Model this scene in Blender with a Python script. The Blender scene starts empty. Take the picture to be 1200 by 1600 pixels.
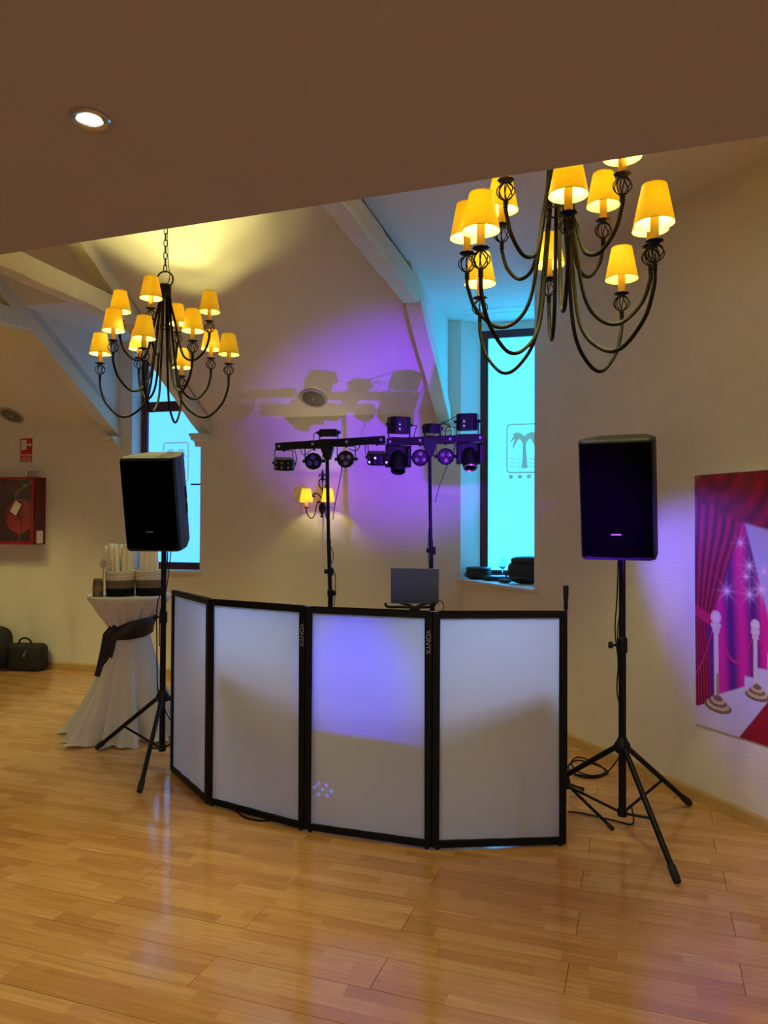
import bpy, bmesh, math, random
import numpy as np
from mathutils import Matrix, Vector
random.seed(7)
rng = np.random.default_rng(7)
PI = math.pi
scene = bpy.context.scene
C = scene.collection

# ------------------------------------------------------------------ camera
F_PX = 1183.4
PITCH, ROLL, YAW = (math.radians(a) for a in (0.957, -0.248, 15.434))
CAM_Z = 1.6
_cp, _sp, _cr, _sr, _cy, _sy = (math.cos(PITCH), math.sin(PITCH), math.cos(ROLL), math.sin(ROLL), math.cos(YAW), math.sin(YAW))
R3 = (Matrix(((_cy, -_sy, 0), (_sy, _cy, 0), (0, 0, 1))) @ Matrix(((1, 0, 0), (0, _cp, -_sp), (0, _sp, _cp)))
      @ Matrix(((_cr, 0, _sr), (0, 1, 0), (-_sr, 0, _cr))))
cam_data = bpy.data.cameras.new('camera')
cam = bpy.data.objects.new('camera', cam_data)
C.objects.link(cam)
_r, _f, _u = R3 @ Vector((1, 0, 0)), R3 @ Vector((0, 1, 0)), R3 @ Vector((0, 0, 1))
cam.matrix_world = Matrix(((_r.x, _u.x, -_f.x, 0), (_r.y, _u.y, -_f.y, 0), (_r.z, _u.z, -_f.z, CAM_Z), (0, 0, 0, 1)))
cam_data.sensor_fit = 'VERTICAL'
cam_data.sensor_height = 36.0
cam_data.lens = F_PX / 1600 * 36
cam_data.clip_start = 0.05
scene.camera = cam
EYE = Vector((0, 0, CAM_Z))

# ------------------------------------------------------------------ world, exposure
world = bpy.data.worlds.new('world')
scene.world = world
world.use_nodes = True
world.node_tree.nodes['Background'].inputs[0].default_value = (0.35, 0.6, 0.9, 1)
world.node_tree.nodes['Background'].inputs[1].default_value = 0.3
scene.view_settings.view_transform = 'Standard'
scene.view_settings.look = 'None'
scene.view_settings.gamma = 1.0
scene.view_settings.use_curve_mapping = False
scene.view_settings.exposure = 0.0
scene.cycles.max_bounces = 7
scene.cycles.diffuse_bounces = 4
scene.cycles.glossy_bounces = 3
scene.cycles.transmission_bounces = 6
scene.cycles.sample_clamp_indirect = 6.0
scene.cycles.adaptive_threshold = 0.02
BULB_W = 6.6          # one chandelier bulb
DOWN_W = 14.0          # one ceiling downlight
PANE_1 = ((0.075, 0.42, 1.0), 1.9)
PANE_2 = ((0.018, 0.42, 1.0), 7.2)
FILL_PANE = ((0.86, 0.92, 1.0), 2.7)      # unseen windows added behind the viewer to brighten the hall


def spot_light(name, loc, target, watts, color, size_deg, blend=0.6, radius=0.02):
    d = bpy.data.lights.new(name, 'SPOT')
    d.energy, d.color, d.spot_size, d.spot_blend, d.shadow_soft_size = watts, color, math.radians(size_deg), blend, radius
    o = bpy.data.objects.new(name, d)
    C.objects.link(o)
    o.location = loc
    o.rotation_euler = (Vector(target) - Vector(loc)).to_track_quat('-Z', 'Y').to_euler()
    return o


# coloured party lamps: a bare violet lamp out of view to the right, the moving heads of the light bar
spot_light('violet_uplight', (0.76, 2.38, 1.13), (-1.86, 7.05, 2.62), 1750, (0.17, 0.004, 1.0), 29, 1.0, 0.02)
spot_light('blue_beam_on_booth', (-1.36, 5.05, 2.02), (-1.17, 3.7, 0.78), 300, (0.02, 0.02, 1.0), 25, 1.0, 0.03)
for _i, (_p, _t) in enumerate((((-2.02, 5.06, 1.98), (-1.80, 3.80, 0.86)), ((-1.28, 5.18, 2.02), (-1.0, 3.69, 0.86)), ((-0.90, 5.22, 2.02), (-0.42, 3.80, 0.86)))):
    spot_light('added_cool_wash', _p, _t, (85, 12, 110)[_i], (0.36, 0.52, 1.0), 46, 0.9, 0.28)  # added spots that backlight the cloth in place of stronger window light
spot_light('blue_beam_on_poster', (-0.70, 5.20, 2.02), (0.80, 4.48, 1.08), 210, (0.13, 0.08, 1.0), 46, 1.0, 0.05)

# ------------------------------------------------------------------ pixel helpers (frame taken as 1200 x 1600)


def ray(x, y):
    return R3 @ Vector(((x - 600) / F_PX, 1, (800 - y) / F_PX))


def at(x, y, d):
    return EYE + ray(x, y) * d


def onz(x, y, z=0.0):
    d = ray(x, y)
    return EYE + d * ((z - CAM_Z) / d.z)


def ony(x, y, Y):
    d = ray(x, y)
    return EYE + d * (Y / d.y)


def onplane(x, y, p0, n):
    d = ray(x, y)
    return EYE + d * ((Vector(p0) - EYE).dot(n) / d.dot(n))


# ------------------------------------------------------------------ mesh helpers
WM = {}
I4 = Matrix.Identity(4)


class MB:
    def __init__(self):
        self.v, self.f = [], []

    def add(self, vs, fs):
        b = len(self.v)
        self.v += [tuple(v) for v in vs]
        self.f += [tuple(i + b for i in f) for f in fs]
        return self

    def box(self, x0, x1, y0, y1, z0, z1, M=None):
        vs = [Vector((x, y, z)) for z in (z0, z1) for y in (y0, y1) for x in (x0, x1)]
        if M is not None:
            vs = [M @ v for v in vs]
        return self.add(vs, [(0, 1, 3, 2), (4, 6, 7, 5), (0, 4, 5, 1), (2, 3, 7, 6), (0, 2, 6, 4), (1, 5, 7, 3)])

    def prism(self, pts, vec):
        n = len(pts)
        vec = Vector(vec)
        a = [Vector(p) for p in pts]
        vs = a + [p + vec for p in a]
        fs = [tuple(range(n)), tuple(range(2 * n - 1, n - 1, -1))]
        fs += [(i, (i + 1) % n, n + (i + 1) % n, n + i) for i in range(n)]
        return self.add(vs, fs)

    def cyl(self, p0, p1, r0, r1=None, n=12):
        return self.tube([p0, p1], [r0, r0 if r1 is None else r1], n)

    def tube(self, pts, r, n=8, closed=False):
        P = [Vector(p) for p in pts]
        m = len(P)
        rs = list(r) if isinstance(r, (list, tuple)) else [r] * m
        T = []
        for i in range(m):
            a = P[(i - 1) % m] if (i > 0 or closed) else P[0]
            b = P[(i + 1) % m] if (i < m - 1 or closed) else P[-1]
            t = (b - a)
            T.append(t.normalized() if t.length > 1e-9 else Vector((0, 0, 1)))
        ref = Vector((0, 0, 1)) if abs(T[0].z) < 0.9 else Vector((1, 0, 0))
        nrm = T[0].cross(ref).normalized()
        vs = []
        for i in range(m):
            if i:
                q = T[i - 1].rotation_difference(T[i])
                nrm = (q @ nrm)
                nrm = (nrm - T[i] * nrm.dot(T[i])).normalized()
            bn = T[i].cross(nrm)
            for k in range(n):
                a = 2 * PI * k / n
                vs.append(P[i] + (nrm * math.cos(a) + bn * math.sin(a)) * rs[i])
        fs = []
        for i in range(m if closed else m - 1):
            j = (i + 1) % m
            for k in range(n):
                l = (k + 1) % n
                fs.append((i * n + k, i * n + l, j * n + l, j * n + k))
        if not closed:
            fs.append(tuple(range(n - 1, -1, -1)))
            fs.append(tuple((m - 1) * n + k for k in range(n)))
        return self.add(vs, fs)

    def lathe(self, prof, n=20, c=(0, 0, 0), M=None, close=True):
        vs, fs = [], []
        m = len(prof)
        for (r, z) in prof:
            for k in range(n):
                a = 2 * PI * k / n
                v = Vector((c[0] + r * math.cos(a), c[1] + r * math.sin(a), c[2] + z))
                vs.append(M @ v if M is not None else v)
        for i in range(m - 1):
            for k in range(n):
                l = (k + 1) % n
                fs.append((i * n + k, i * n + l, (i + 1) * n + l, (i + 1) * n + k))
        if close:
            fs.append(tuple(range(n - 1, -1, -1)))
            fs.append(tuple((m - 1) * n + k for k in range(n)))
        return self.add(vs, fs)

    def ball(self, c, r, n=12, m=8, s=(1, 1, 1)):
        prof = [(max(1e-4, math.sin(PI * i / m)), -math.cos(PI * i / m)) for i in range(m + 1)]
        M = Matrix.Translation(Vector(c)) @ Matrix.Diagonal((r * s[0], r * s[1], r * s[2], 1))
        return self.lathe(prof, n, (0, 0, 0), M)

    def build(self, name, mat, parent=None, world=False, smooth=False, bevel=0.0, M=None):
        me = bpy.data.meshes.new(name)
        vs = [Vector(v) for v in self.v]
        if M is not None:
            vs = [M @ v for v in vs]
        if world and parent is not None:
            inv = WM[parent.name].inverted()
            vs = [inv @ v for v in vs]
        me.from_pydata([tuple(v) for v in vs], [], self.f)
        bm = bmesh.new()
        bm.from_mesh(me)
        bmesh.ops.remove_doubles(bm, verts=bm.verts, dist=1e-6)
        bmesh.ops.recalc_face_normals(bm, faces=bm.faces)
        bm.to_mesh(me)
        bm.free()
        o = bpy.data.objects.new(name, me)
        C.objects.link(o)
        if mat is not None:
            me.materials.append(mat)
        if smooth:
            me.polygons.foreach_set('use_smooth', [True] * len(me.polygons))
            me.set_sharp_from_angle(angle=math.radians(40))
        if bevel:
            b = o.modifiers.new('bevel', 'BEVEL')
            b.width, b.segments, b.limit_method, b.angle_limit = bevel, 2, 'ANGLE', math.radians(35)
        if parent is not None:
            o.parent = parent
            WM[o.name] = WM[parent.name]
        else:
            WM[o.name] = I4
        return o


def tag(o, label, cat, group=None, kind=None):
    if label:
        o['label'] = label
    if cat:
        o['category'] = cat
    if group:
        o['group'] = group
    if kind:
        o['kind'] = kind
    return o


def thing(name, loc=(0, 0, 0), rot=(0, 0, 0), label=None, cat=None, group=None, kind=None):
    o = bpy.data.objects.new(name, None)
    o.empty_display_size = 0.1
    C.objects.link(o)
    o.location = loc
    o.rotation_euler = rot
    from mathutils import Euler
    WM[o.name] = Matrix.Translation(Vector(loc)) @ Euler(rot).to_matrix().to_4x4()
    return tag(o, label, cat, group, kind)


def copy_tree(o, parent=None):
    c = o.copy()
    C.objects.link(c)
    if parent is not None:
        c.parent = parent
    for ch in list(o.children):
        copy_tree(ch, c)
    return c


def struct(o, label=None):
    o['kind'] = 'structure'
    if label:
        o['label'] = label
    return o


def smooth_path(pts, per=6, closed=False):
    P = [Vector(p) for p in pts]
    n = len(P)
    out = []
    for i in range(n if closed else n - 1):
        p0 = P[(i - 1) % n] if (closed or i > 0) else P[0]
        p1, p2 = P[i], P[(i + 1) % n]
        p3 = P[(i + 2) % n] if (closed or i + 2 < n) else P[-1]
        for k in range(per):
            t = k / per
            out.append(0.5 * ((2 * p1) + (-p0 + p2) * t + (2 * p0 - 5 * p1 + 4 * p2 - p3) * t * t + (-p0 + 3 * p1 - 3 * p2 + p3) * t ** 3))
    if not closed:
        out.append(P[-1])
    return out


def text_mesh(name, body, size, M, mat, parent, depth=0.0006):
    cu = bpy.data.curves.new('lettering_curve', 'FONT')
    cu.body, cu.size, cu.align_x, cu.align_y, cu.extrude = body, size, 'CENTER', 'CENTER', depth
    tmp = bpy.data.objects.new('lettering_tmp', cu)
    C.objects.link(tmp)
    dg = bpy.context.evaluated_depsgraph_get()
    me = bpy.data.meshes.new_from_object(tmp.evaluated_get(dg))
    bpy.data.objects.remove(tmp)
    bpy.data.curves.remove(cu)
    me.materials.clear()
    me.materials.append(mat)
    inv = WM[parent.name].inverted() if parent is not None else I4
    me.transform(inv @ M)
    me.name = name
    o = bpy.data.objects.new(name, me)
    C.objects.link(o)
    o.parent = parent
    WM[o.name] = WM[parent.name]
    return o


def basis(o, ax, ay, az):
    ax, ay, az, o = Vector(ax), Vector(ay), Vector(az), Vector(o)
    return Matrix(((ax.x, ay.x, az.x, o.x), (ax.y, ay.y, az.y, o.y), (ax.z, ay.z, az.z, o.z), (0, 0, 0, 1)))


# ------------------------------------------------------------------ materials
def srgb(r, g, b):
    f = lambda c: (c / 255 / 12.92) if c / 255 <= 0.04045 else ((c / 255 + 0.055) / 1.055) ** 2.4
    return (f(r), f(g), f(b), 1)


def mat(name, col, rough=0.6, metal=0.0, spec=0.5, noise=0.0, nscale=30.0, bump=0.0, bscale=80.0, stretch=(1, 1, 1), coat=0.0):
    m = bpy.data.materials.new(name)
    m.use_nodes = True
    nt = m.node_tree
    b = nt.nodes['Principled BSDF']
    b.inputs['Base Color'].default_value = col
    b.inputs['Roughness'].default_value = rough
    b.inputs['Metallic'].default_value = metal
    b.inputs['Specular IOR Level'].default_value = spec
    b.inputs['Coat Weight'].default_value = coat
    tc = nt.nodes.new('ShaderNodeTexCoord')
    mp = nt.nodes.new('ShaderNodeMapping')
    mp.inputs['Scale'].default_value = stretch
    nt.links.new(tc.outputs['Object'], mp.inputs['Vector'])
    n = nt.nodes.new('ShaderNodeTexNoise')
    n.inputs['Scale'].default_value = nscale
    n.inputs['Detail'].default_value = 4
    nt.links.new(mp.outputs[0], n.inputs['Vector'])
    mix = nt.nodes.new('ShaderNodeMix')
    mix.data_type = 'RGBA'
    k = 1 - noise
    mix.inputs[6].default_value = (col[0] * k, col[1] * k, col[2] * k, 1)
    mix.inputs[7].default_value = (min(1, col[0] * (1 + noise)), min(1, col[1] * (1 + noise)), min(1, col[2] * (1 + noise)), 1)
    nt.links.new(n.outputs['Fac'], mix.inputs[0])
    nt.links.new(mix.outputs[2], b.inputs['Base Color'])
    if bump:
        n2 = nt.nodes.new('ShaderNodeTexNoise')
        n2.inputs['Scale'].default_value = bscale
        n2.inputs['Detail'].default_value = 3
        nt.links.new(mp.outputs[0], n2.inputs['Vector'])
        bp = nt.nodes.new('ShaderNodeBump')
        bp.inputs['Strength'].default_value = bump
        bp.inputs['Distance'].default_value = 0.01
        nt.links.new(n2.outputs['Fac'], bp.inputs['Height'])
        nt.links.new(bp.outputs[0], b.inputs['Normal'])
    return m


def emit(name, col, strength):
    m = bpy.data.materials.new(name)
    m.use_nodes = True
    nt = m.node_tree
    nt.nodes.remove(nt.nodes['Principled BSDF'])
    e = nt.nodes.new('ShaderNodeEmission')
    e.inputs[0].default_value = (col[0], col[1], col[2], 1)
    e.inputs[1].default_value = strength
    nt.links.new(e.outputs[0], nt.nodes['Material Output'].inputs[0])
    return m


def cloth_mat(name, col, trans=0.4, weave=900.0):
    m = bpy.data.materials.new(name)
    m.use_nodes = True
    nt = m.node_tree
    b = nt.nodes['Principled BSDF']
    b.inputs['Base Color'].default_value = col
    b.inputs['Roughness'].default_value = 0.8
    b.inputs['Specular IOR Level'].default_value = 0.15
    t = nt.nodes.new('ShaderNodeBsdfTranslucent')
    t.inputs[0].default_value = col
    mx = nt.nodes.new('ShaderNodeMixShader')
    mx.inputs[0].default_value = trans
    nt.links.new(b.outputs[0], mx.inputs[1])
    nt.links.new(t.outputs[0], mx.inputs[2])
    nt.links.new(mx.outputs[0], nt.nodes['Material Output'].inputs[0])
    tc = nt.nodes.new('ShaderNodeTexCoord')
    n = nt.nodes.new('ShaderNodeTexNoise')
    n.inputs['Scale'].default_value = 5
    nt.links.new(tc.outputs['Object'], n.inputs['Vector'])
    bp = nt.nodes.new('ShaderNodeBump')
    bp.inputs['Strength'].default_value = 0.15
    bp.inputs['Distance'].default_value = 0.02
    nt.links.new(n.outputs['Fac'], bp.inputs['Height'])
    nt.links.new(bp.outputs[0], b.inputs['Normal'])
    return m


def wall_mat(name, col):
    """woven wallpaper: fine horizontal ribs"""
    m = mat(name, col, 0.75, 0, 0.25, 0.05, 3.0)
    nt = m.node_tree
    b = nt.nodes['Principled BSDF']
    tc = [n for n in nt.nodes if n.type == 'TEX_COORD'][0]
    mp = nt.nodes.new('ShaderNodeMapping')
    mp.inputs['Scale'].default_value = (14, 14, 150)
    nt.links.new(tc.outputs['Object'], mp.inputs['Vector'])
    n = nt.nodes.new('ShaderNodeTexNoise')
    n.inputs['Scale'].default_value = 1.0
    n.inputs['Detail'].default_value = 3
    nt.links.new(mp.outputs[0], n.inputs['Vector'])
    bp = nt.nodes.new('ShaderNodeBump')
    bp.inputs['Strength'].default_value = 0.28
    bp.inputs['Distance'].default_value = 0.006
    nt.links.new(n.outputs['Fac'], bp.inputs['Height'])
    nt.links.new(bp.outputs[0], b.inputs['Normal'])
    return m


def plank_mat():
    m = bpy.data.materials.new('beech_laminate')
    m.use_nodes = True
    nt = m.node_tree
    L = nt.links.new
    b = nt.nodes['Principled BSDF']
    b.inputs['Roughness'].default_value = 0.13
    b.inputs['Specular IOR Level'].default_value = 0.5
    tc = nt.nodes.new('ShaderNodeTexCoord')
    oi = nt.nodes.new('ShaderNodeObjectInfo')
    # jump to another stretch of the printed decor for every board
    r50 = nt.nodes.new('ShaderNodeMath'); r50.operation = 'MULTIPLY'; r50.inputs[1].default_value = 57.0
    fl = nt.nodes.new('ShaderNodeMath'); fl.operation = 'FLOOR'
    ry = nt.nodes.new('ShaderNodeMath'); ry.operation = 'MULTIPLY'; ry.inputs[1].default_value = 0.197 * 2
    L(oi.outputs['Random'], r50.inputs[0]); L(r50.outputs[0], fl.inputs[0]); L(fl.outputs[0], ry.inputs[0])
    cx = nt.nodes.new('ShaderNodeCombineXYZ')
    rx = nt.nodes.new('ShaderNodeMath'); rx.operation = 'MULTIPLY'; rx.inputs[1].default_value = 23.0
    L(oi.outputs['Random'], rx.inputs[0])
    L(rx.outputs[0], cx.inputs[0]); L(ry.outputs[0], cx.inputs[1])
    va = nt.nodes.new('ShaderNodeVectorMath'); va.operation = 'ADD'
    L(tc.outputs['Object'], va.inputs[0]); L(cx.outputs[0], va.inputs[1])
    br = nt.nodes.new('ShaderNodeTexBrick')
    br.inputs['Scale'].default_value = 1.0
    br.inputs['Mortar Size'].default_value = 0.0
    br.inputs['Brick Width'].default_value = 0.36
    br.inputs['Row Height'].default_value = 0.197 / 3
    br.offset, br.offset_frequency, br.squash, br.squash_frequency = 0.37, 2, 1.35, 3
    br.inputs['Color1'].default_value = (0, 0, 0, 1)
    br.inputs['Color2'].default_value = (1, 1, 1, 1)
    L(va.outputs[0], br.inputs['Vector'])
    ramp = nt.nodes.new('ShaderNodeValToRGB')
    e = ramp.color_ramp.elements
    e[0].position, e[0].color = 0.0, srgb(192, 142, 86)
    e[1].position, e[1].color = 1.0, srgb(216, 170, 112)
    for p, c in ((0.3, srgb(204, 152, 94)), (0.65, srgb(214, 165, 106))):
        q = e.new(p); q.color = c
    L(br.outputs['Color'], ramp.inputs[0])
    # grain
    mp = nt.nodes.new('ShaderNodeMapping'); mp.inputs['Scale'].default_value = (2.2, 34, 1)
    L(va.outputs[0], mp.inputs[0])
    n = nt.nodes.new('ShaderNodeTexNoise'); n.inputs['Scale'].default_value = 1.0; n.inputs['Detail'].default_value = 5; n.inputs['Distortion'].default_value = 1.2
    sc = nt.nodes.new('ShaderNodeVectorMath'); sc.operation = 'MULTIPLY_ADD'
    sc.inputs[1].default_value = (3.0, 17.0, 5.0)
    L(br.outputs['Color'], sc.inputs[0]); L(mp.outputs[0], sc.inputs[2])
    L(sc.outputs[0], n.inputs['Vector'])
    gr = nt.nodes.new('ShaderNodeValToRGB')
    gr.color_ramp.elements[0].position, gr.color_ramp.elements[0].color = 0.3, (0.84, 0.79, 0.72, 1)
    gr.color_ramp.elements[1].position, gr.color_ramp.elements[1].color = 0.7, (1.05, 1.04, 1.03, 1)
    L(n.outputs['Fac'], gr.inputs[0])
    mu = nt.nodes.new('ShaderNodeMix'); mu.data_type = 'RGBA'; mu.blend_type = 'MULTIPLY'; mu.inputs[0].default_value = 1
    L(ramp.outputs[0], mu.inputs[6]); L(gr.outputs[0], mu.inputs[7])
    # cathedral figure
    mp2 = nt.nodes.new('ShaderNodeMapping'); mp2.inputs['Scale'].default_value = (0.55, 6.5, 1)
    L(sc.outputs[0], mp2.inputs[0])
    mp2.inputs['Scale'].default_value = (0.5, 0.16, 1)
    w = nt.nodes.new('ShaderNodeTexWave'); w.wave_type = 'RINGS'; w.inputs['Scale'].default_value = 2.2; w.inputs['Distortion'].default_value = 3.5; w.inputs['Detail'].default_value = 2
    L(mp2.outputs[0], w.inputs['Vector'])
    wr = nt.nodes.new('ShaderNodeValToRGB')
    wr.color_ramp.elements[0].position, wr.color_ramp.elements[0].color = 0.0, (0.92, 0.89, 0.84, 1)
    wr.color_ramp.elements[1].position, wr.color_ramp.elements[1].color = 0.4, (1, 1, 1, 1)
    L(w.outputs['Fac'], wr.inputs[0])
    mu2 = nt.nodes.new('ShaderNodeMix'); mu2.data_type = 'RGBA'; mu2.blend_type = 'MULTIPLY'; mu2.inputs[0].default_value = 0.8
    L(mu.outputs[2], mu2.inputs[6]); L(wr.outputs[0], mu2.inputs[7])
    L(mu2.outputs[2], b.inputs['Base Color'])
    bp = nt.nodes.new('ShaderNodeBump'); bp.inputs['Strength'].default_value = 0.04; bp.inputs['Distance'].default_value = 0.004
    L(n.outputs['Fac'], bp.inputs['Height']); L(bp.outputs[0], b.inputs['Normal'])
    return m


def shade_mat():
    m = bpy.data.materials.new('lamp_shade_fabric')
    m.use_nodes = True
    nt = m.node_tree
    b = nt.nodes['Principled BSDF']
    b.inputs['Base Color'].default_value = (0.85, 0.64, 0.14, 1)
    b.inputs['Roughness'].default_value = 0.9
    t = nt.nodes.new('ShaderNodeBsdfTranslucent')
    tc = nt.nodes.new('ShaderNodeTexCoord')
    n = nt.nodes.new('ShaderNodeTexNoise')
    n.inputs['Scale'].default_value = 60
    n.inputs['Detail'].default_value = 4
    nt.links.new(tc.outputs['Object'], n.inputs['Vector'])
    r = nt.nodes.new('ShaderNodeValToRGB')
    r.color_ramp.elements[0].position, r.color_ramp.elements[0].color = 0.3, (0.84, 0.66, 0.025, 1)
    r.color_ramp.elements[1].position, r.color_ramp.elements[1].color = 0.7, (0.92, 0.74, 0.04, 1)
    nt.links.new(n.outputs['Fac'], r.inputs[0])
    nt.links.new(r.outputs[0], t.inputs[0])
    mx = nt.nodes.new('ShaderNodeMixShader')
    mx.inputs[0].default_value = 0.5
    nt.links.new(b.outputs[0], mx.inputs[1])
    nt.links.new(t.outputs[0], mx.inputs[2])
    nt.links.new(mx.outputs[0], nt.nodes['Material Output'].inputs[0])
    return m


def glass_mat(name, col=(1, 1, 1, 1), rough=0.02):
    m = bpy.data.materials.new(name)
    m.use_nodes = True
    nt = m.node_tree
    nt.nodes.remove(nt.nodes['Principled BSDF'])
    g = nt.nodes.new('ShaderNodeBsdfGlossy')
    g.inputs['Roughness'].default_value = rough
    t = nt.nodes.new('ShaderNodeBsdfTransparent')
    t.inputs[0].default_value = col
    mx = nt.nodes.new('ShaderNodeMixShader')
    mx.inputs[0].default_value = 0.06
    nt.links.new(t.outputs[0], mx.inputs[1])
    nt.links.new(g.outputs[0], mx.inputs[2])
    nt.links.new(mx.outputs[0], nt.nodes['Material Output'].inputs[0])
    return m


def pane_mat(name, spec):
    """frosted pane lit by daylight from behind, with a soft gloss"""
    col, st = spec
    m = bpy.data.materials.new(name)
    m.use_nodes = True
    nt = m.node_tree
    b = nt.nodes['Principled BSDF']
    b.inputs['Base Color'].default_value = (0.25, 0.3, 0.32, 1)
    b.inputs['Roughness'].default_value = 0.35
    b.inputs['Emission Color'].default_value = (*col, 1)
    b.inputs['Emission Strength'].default_value = st
    return m


def attr_mat(name, rough=0.5):
    m = bpy.data.materials.new(name)
    m.use_nodes = True
    nt = m.node_tree
    b = nt.nodes['Principled BSDF']
    a = nt.nodes.new('ShaderNodeAttribute')
    a.attribute_name = 'print'
    nt.links.new(a.outputs['Color'], b.inputs['Base Color'])
    b.inputs['Roughness'].default_value = rough
    return m


M = {}
M['wall'] = wall_mat('woven_wallpaper', srgb(228, 219, 204))
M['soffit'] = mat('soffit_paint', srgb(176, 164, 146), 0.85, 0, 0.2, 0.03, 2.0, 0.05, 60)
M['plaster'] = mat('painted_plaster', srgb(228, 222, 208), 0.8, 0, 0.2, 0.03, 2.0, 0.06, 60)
M['beam'] = mat('white_painted_beam', srgb(224, 216, 186), 0.7, 0, 0.3, 0.06, 12, 0.6, 26, (1, 1, 1))
M['subfloor'] = mat('dark_joint', srgb(70, 48, 28), 0.9)
M['plank'] = plank_mat()
M['baseboard'] = mat('beech_baseboard', srgb(196, 160, 96), 0.5, 0, 0.4, 0.12, 6, 0, 80, (1, 1, 12))
M['sill'] = mat('cream_sill', srgb(222, 214, 196), 0.5, 0, 0.4, 0.03, 8)
M['winframe'] = mat('maroon_window_frame', srgb(84, 26, 34), 0.45, 0, 0.5, 0.1, 20)
M['pane1'] = pane_mat('frosted_pane_blue', PANE_1)
M['pane2'] = pane_mat('frosted_pane_cyan', PANE_2)
M['fill_pane'] = pane_mat('frosted_pane_fill', FILL_PANE)
M['emblem1'] = pane_mat('etched_emblem_blue', ((0.16, 0.42, 0.7), 0.85))
M['emblem2'] = pane_mat('etched_emblem_cyan', ((0.12, 0.36, 0.36), 0.8))
M['black'] = mat('black_powder_coat', (0.0016, 0.0016, 0.0018, 1), 0.5, 0, 0.22, 0.2, 40)
M['blackmetal'] = mat('black_metal_tube', (0.0025, 0.0025, 0.003, 1), 0.4, 0.0, 0.2, 0.2, 40)
M['plastic'] = mat('black_plastic', (0.003, 0.003, 0.0035, 1), 0.5, 0, 0.25, 0.2, 60, 0.15, 220)
M['speaker'] = mat('speaker_cabinet', (0.014, 0.015, 0.018, 1), 0.55, 0, 0.4, 0.2, 80, 0.25, 260)
M['grille'] = mat('speaker_grille', (0.0004, 0.0004, 0.0004, 1), 0.95, 0, 0.02, 0.2, 200)
M['rubber'] = mat('rubber_foot', (0.008, 0.008, 0.008, 1), 0.8)
M['iron'] = mat('wrought_iron', (0.007, 0.004, 0.002, 1), 0.55, 0.0, 0.16, 0.25, 40)
M['candle'] = mat('candle_sleeve', srgb(236, 196, 92), 0.5, 0, 0.4, 0.06, 30)
M['trimcord'] = mat('shade_trim', srgb(168, 124, 40), 0.8, 0, 0.3, 0.1, 60)
M['shade'] = shade_mat()
M['screen'] = cloth_mat('white_stretch_screen', srgb(226, 224, 226), 0.68)
M['linen'] = cloth_mat('white_tablecloth_fabric', srgb(224, 216, 206), 0.12)
M['sash'] = mat('black_satin', (0.012, 0.006, 0.008, 1), 0.5, 0, 0.5, 0.2, 20, 0.2, 40)
M['grey'] = mat('grey_print', srgb(150, 150, 155), 0.5, 0, 0.5, 0.05, 40)
M['white'] = mat('white_plastic', srgb(225, 223, 218), 0.5, 0, 0.4, 0.03, 30)
M['paper'] = mat('white_rolled_paper', srgb(236, 228, 212), 0.8, 0, 0.2, 0.04, 20, 0.1, 40)
M['cream_paper'] = mat('cream_rolled_paper', srgb(236, 222, 176), 0.8, 0, 0.2, 0.04, 20, 0.1, 40)
M['rope_white'] = mat('white_cotton_rope', srgb(222, 208, 186), 0.9, 0, 0.2, 0.1, 60, 0.3, 200)
M['rope_grey'] = mat('taupe_cotton_rope', srgb(126, 106, 88), 0.9, 0, 0.2, 0.1, 60, 0.3, 200)
M['rope_black'] = mat('black_cotton_rope', srgb(18, 14, 14), 0.9, 0, 0.2, 0.1, 60, 0.3, 200)
M['jar'] = mat('smoked_jar', srgb(92, 84, 74), 0.12, 0, 0.6, 0.15, 20)
M['wood'] = mat('brown_wood_band', srgb(136, 100, 60), 0.6, 0, 0.4, 0.2, 20, 0, 80, (1, 1, 6))
M['twig'] = mat('twig', srgb(150, 112, 62), 0.8, 0, 0.3, 0.15, 60)
M['red'] = mat('red_enamel', srgb(150, 10, 20), 0.25, 0, 0.5, 0.06, 10, coat=0.4)
M['redsign'] = mat('red_sign_print', srgb(196, 20, 26), 0.4, 0, 0.4, 0.03, 10)
M['darkred'] = mat('dark_red_enamel', srgb(92, 12, 16), 0.3, 0, 0.5, 0.06, 10)
M['hole'] = mat('dark_interior', srgb(26, 14, 14), 0.8)
M['clear'] = glass_mat('clear_glass')
M['brass'] = mat('brass_valve', srgb(150, 120, 70), 0.35, 0.8, 0.5, 0.1, 30)
M['chrome'] = mat('brushed_nickel', srgb(196, 188, 172), 0.22, 0.9, 0.5, 0.05, 60)
M['bagfabric'] = mat('black_nylon', (0.012, 0.012, 0.014, 1), 0.6, 0, 0.45, 0.3, 60, 0.4, 300)
M['bagsheen'] = mat('black_leatherette', (0.02, 0.02, 0.022, 1), 0.35, 0, 0.5, 0.2, 50, 0.3, 120)
M['alu'] = mat('space_grey_aluminium', srgb(98, 102, 112), 0.35, 0.85, 0.5, 0.03, 40)
M['led'] = mat('led_lens', srgb(104, 100, 94), 0.15, 0, 0.8, 0.05, 60)
M['led_uv'] = emit('violet_led', (0.42, 0.28, 1.0), 2.2)
M['led_dim'] = emit('dim_violet_led', (0.10, 0.05, 0.40), 0.25)
M['speaker_grey'] = mat('ceiling_speaker_grey', srgb(176, 170, 160), 0.5, 0.2, 0.5, 0.05, 200)
M['speaker_mesh'] = mat('ceiling_speaker_mesh', srgb(120, 114, 106), 0.6, 0.2, 0.4, 0.25, 500)
M['bulb'] = emit('downlight_lamp', (1.0, 0.97, 0.86), 16.0)
M['poster'] = attr_mat('poster_print', 0.45)
M['gap'] = mat('shadow_gap', srgb(30, 24, 22), 0.9)

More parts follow.
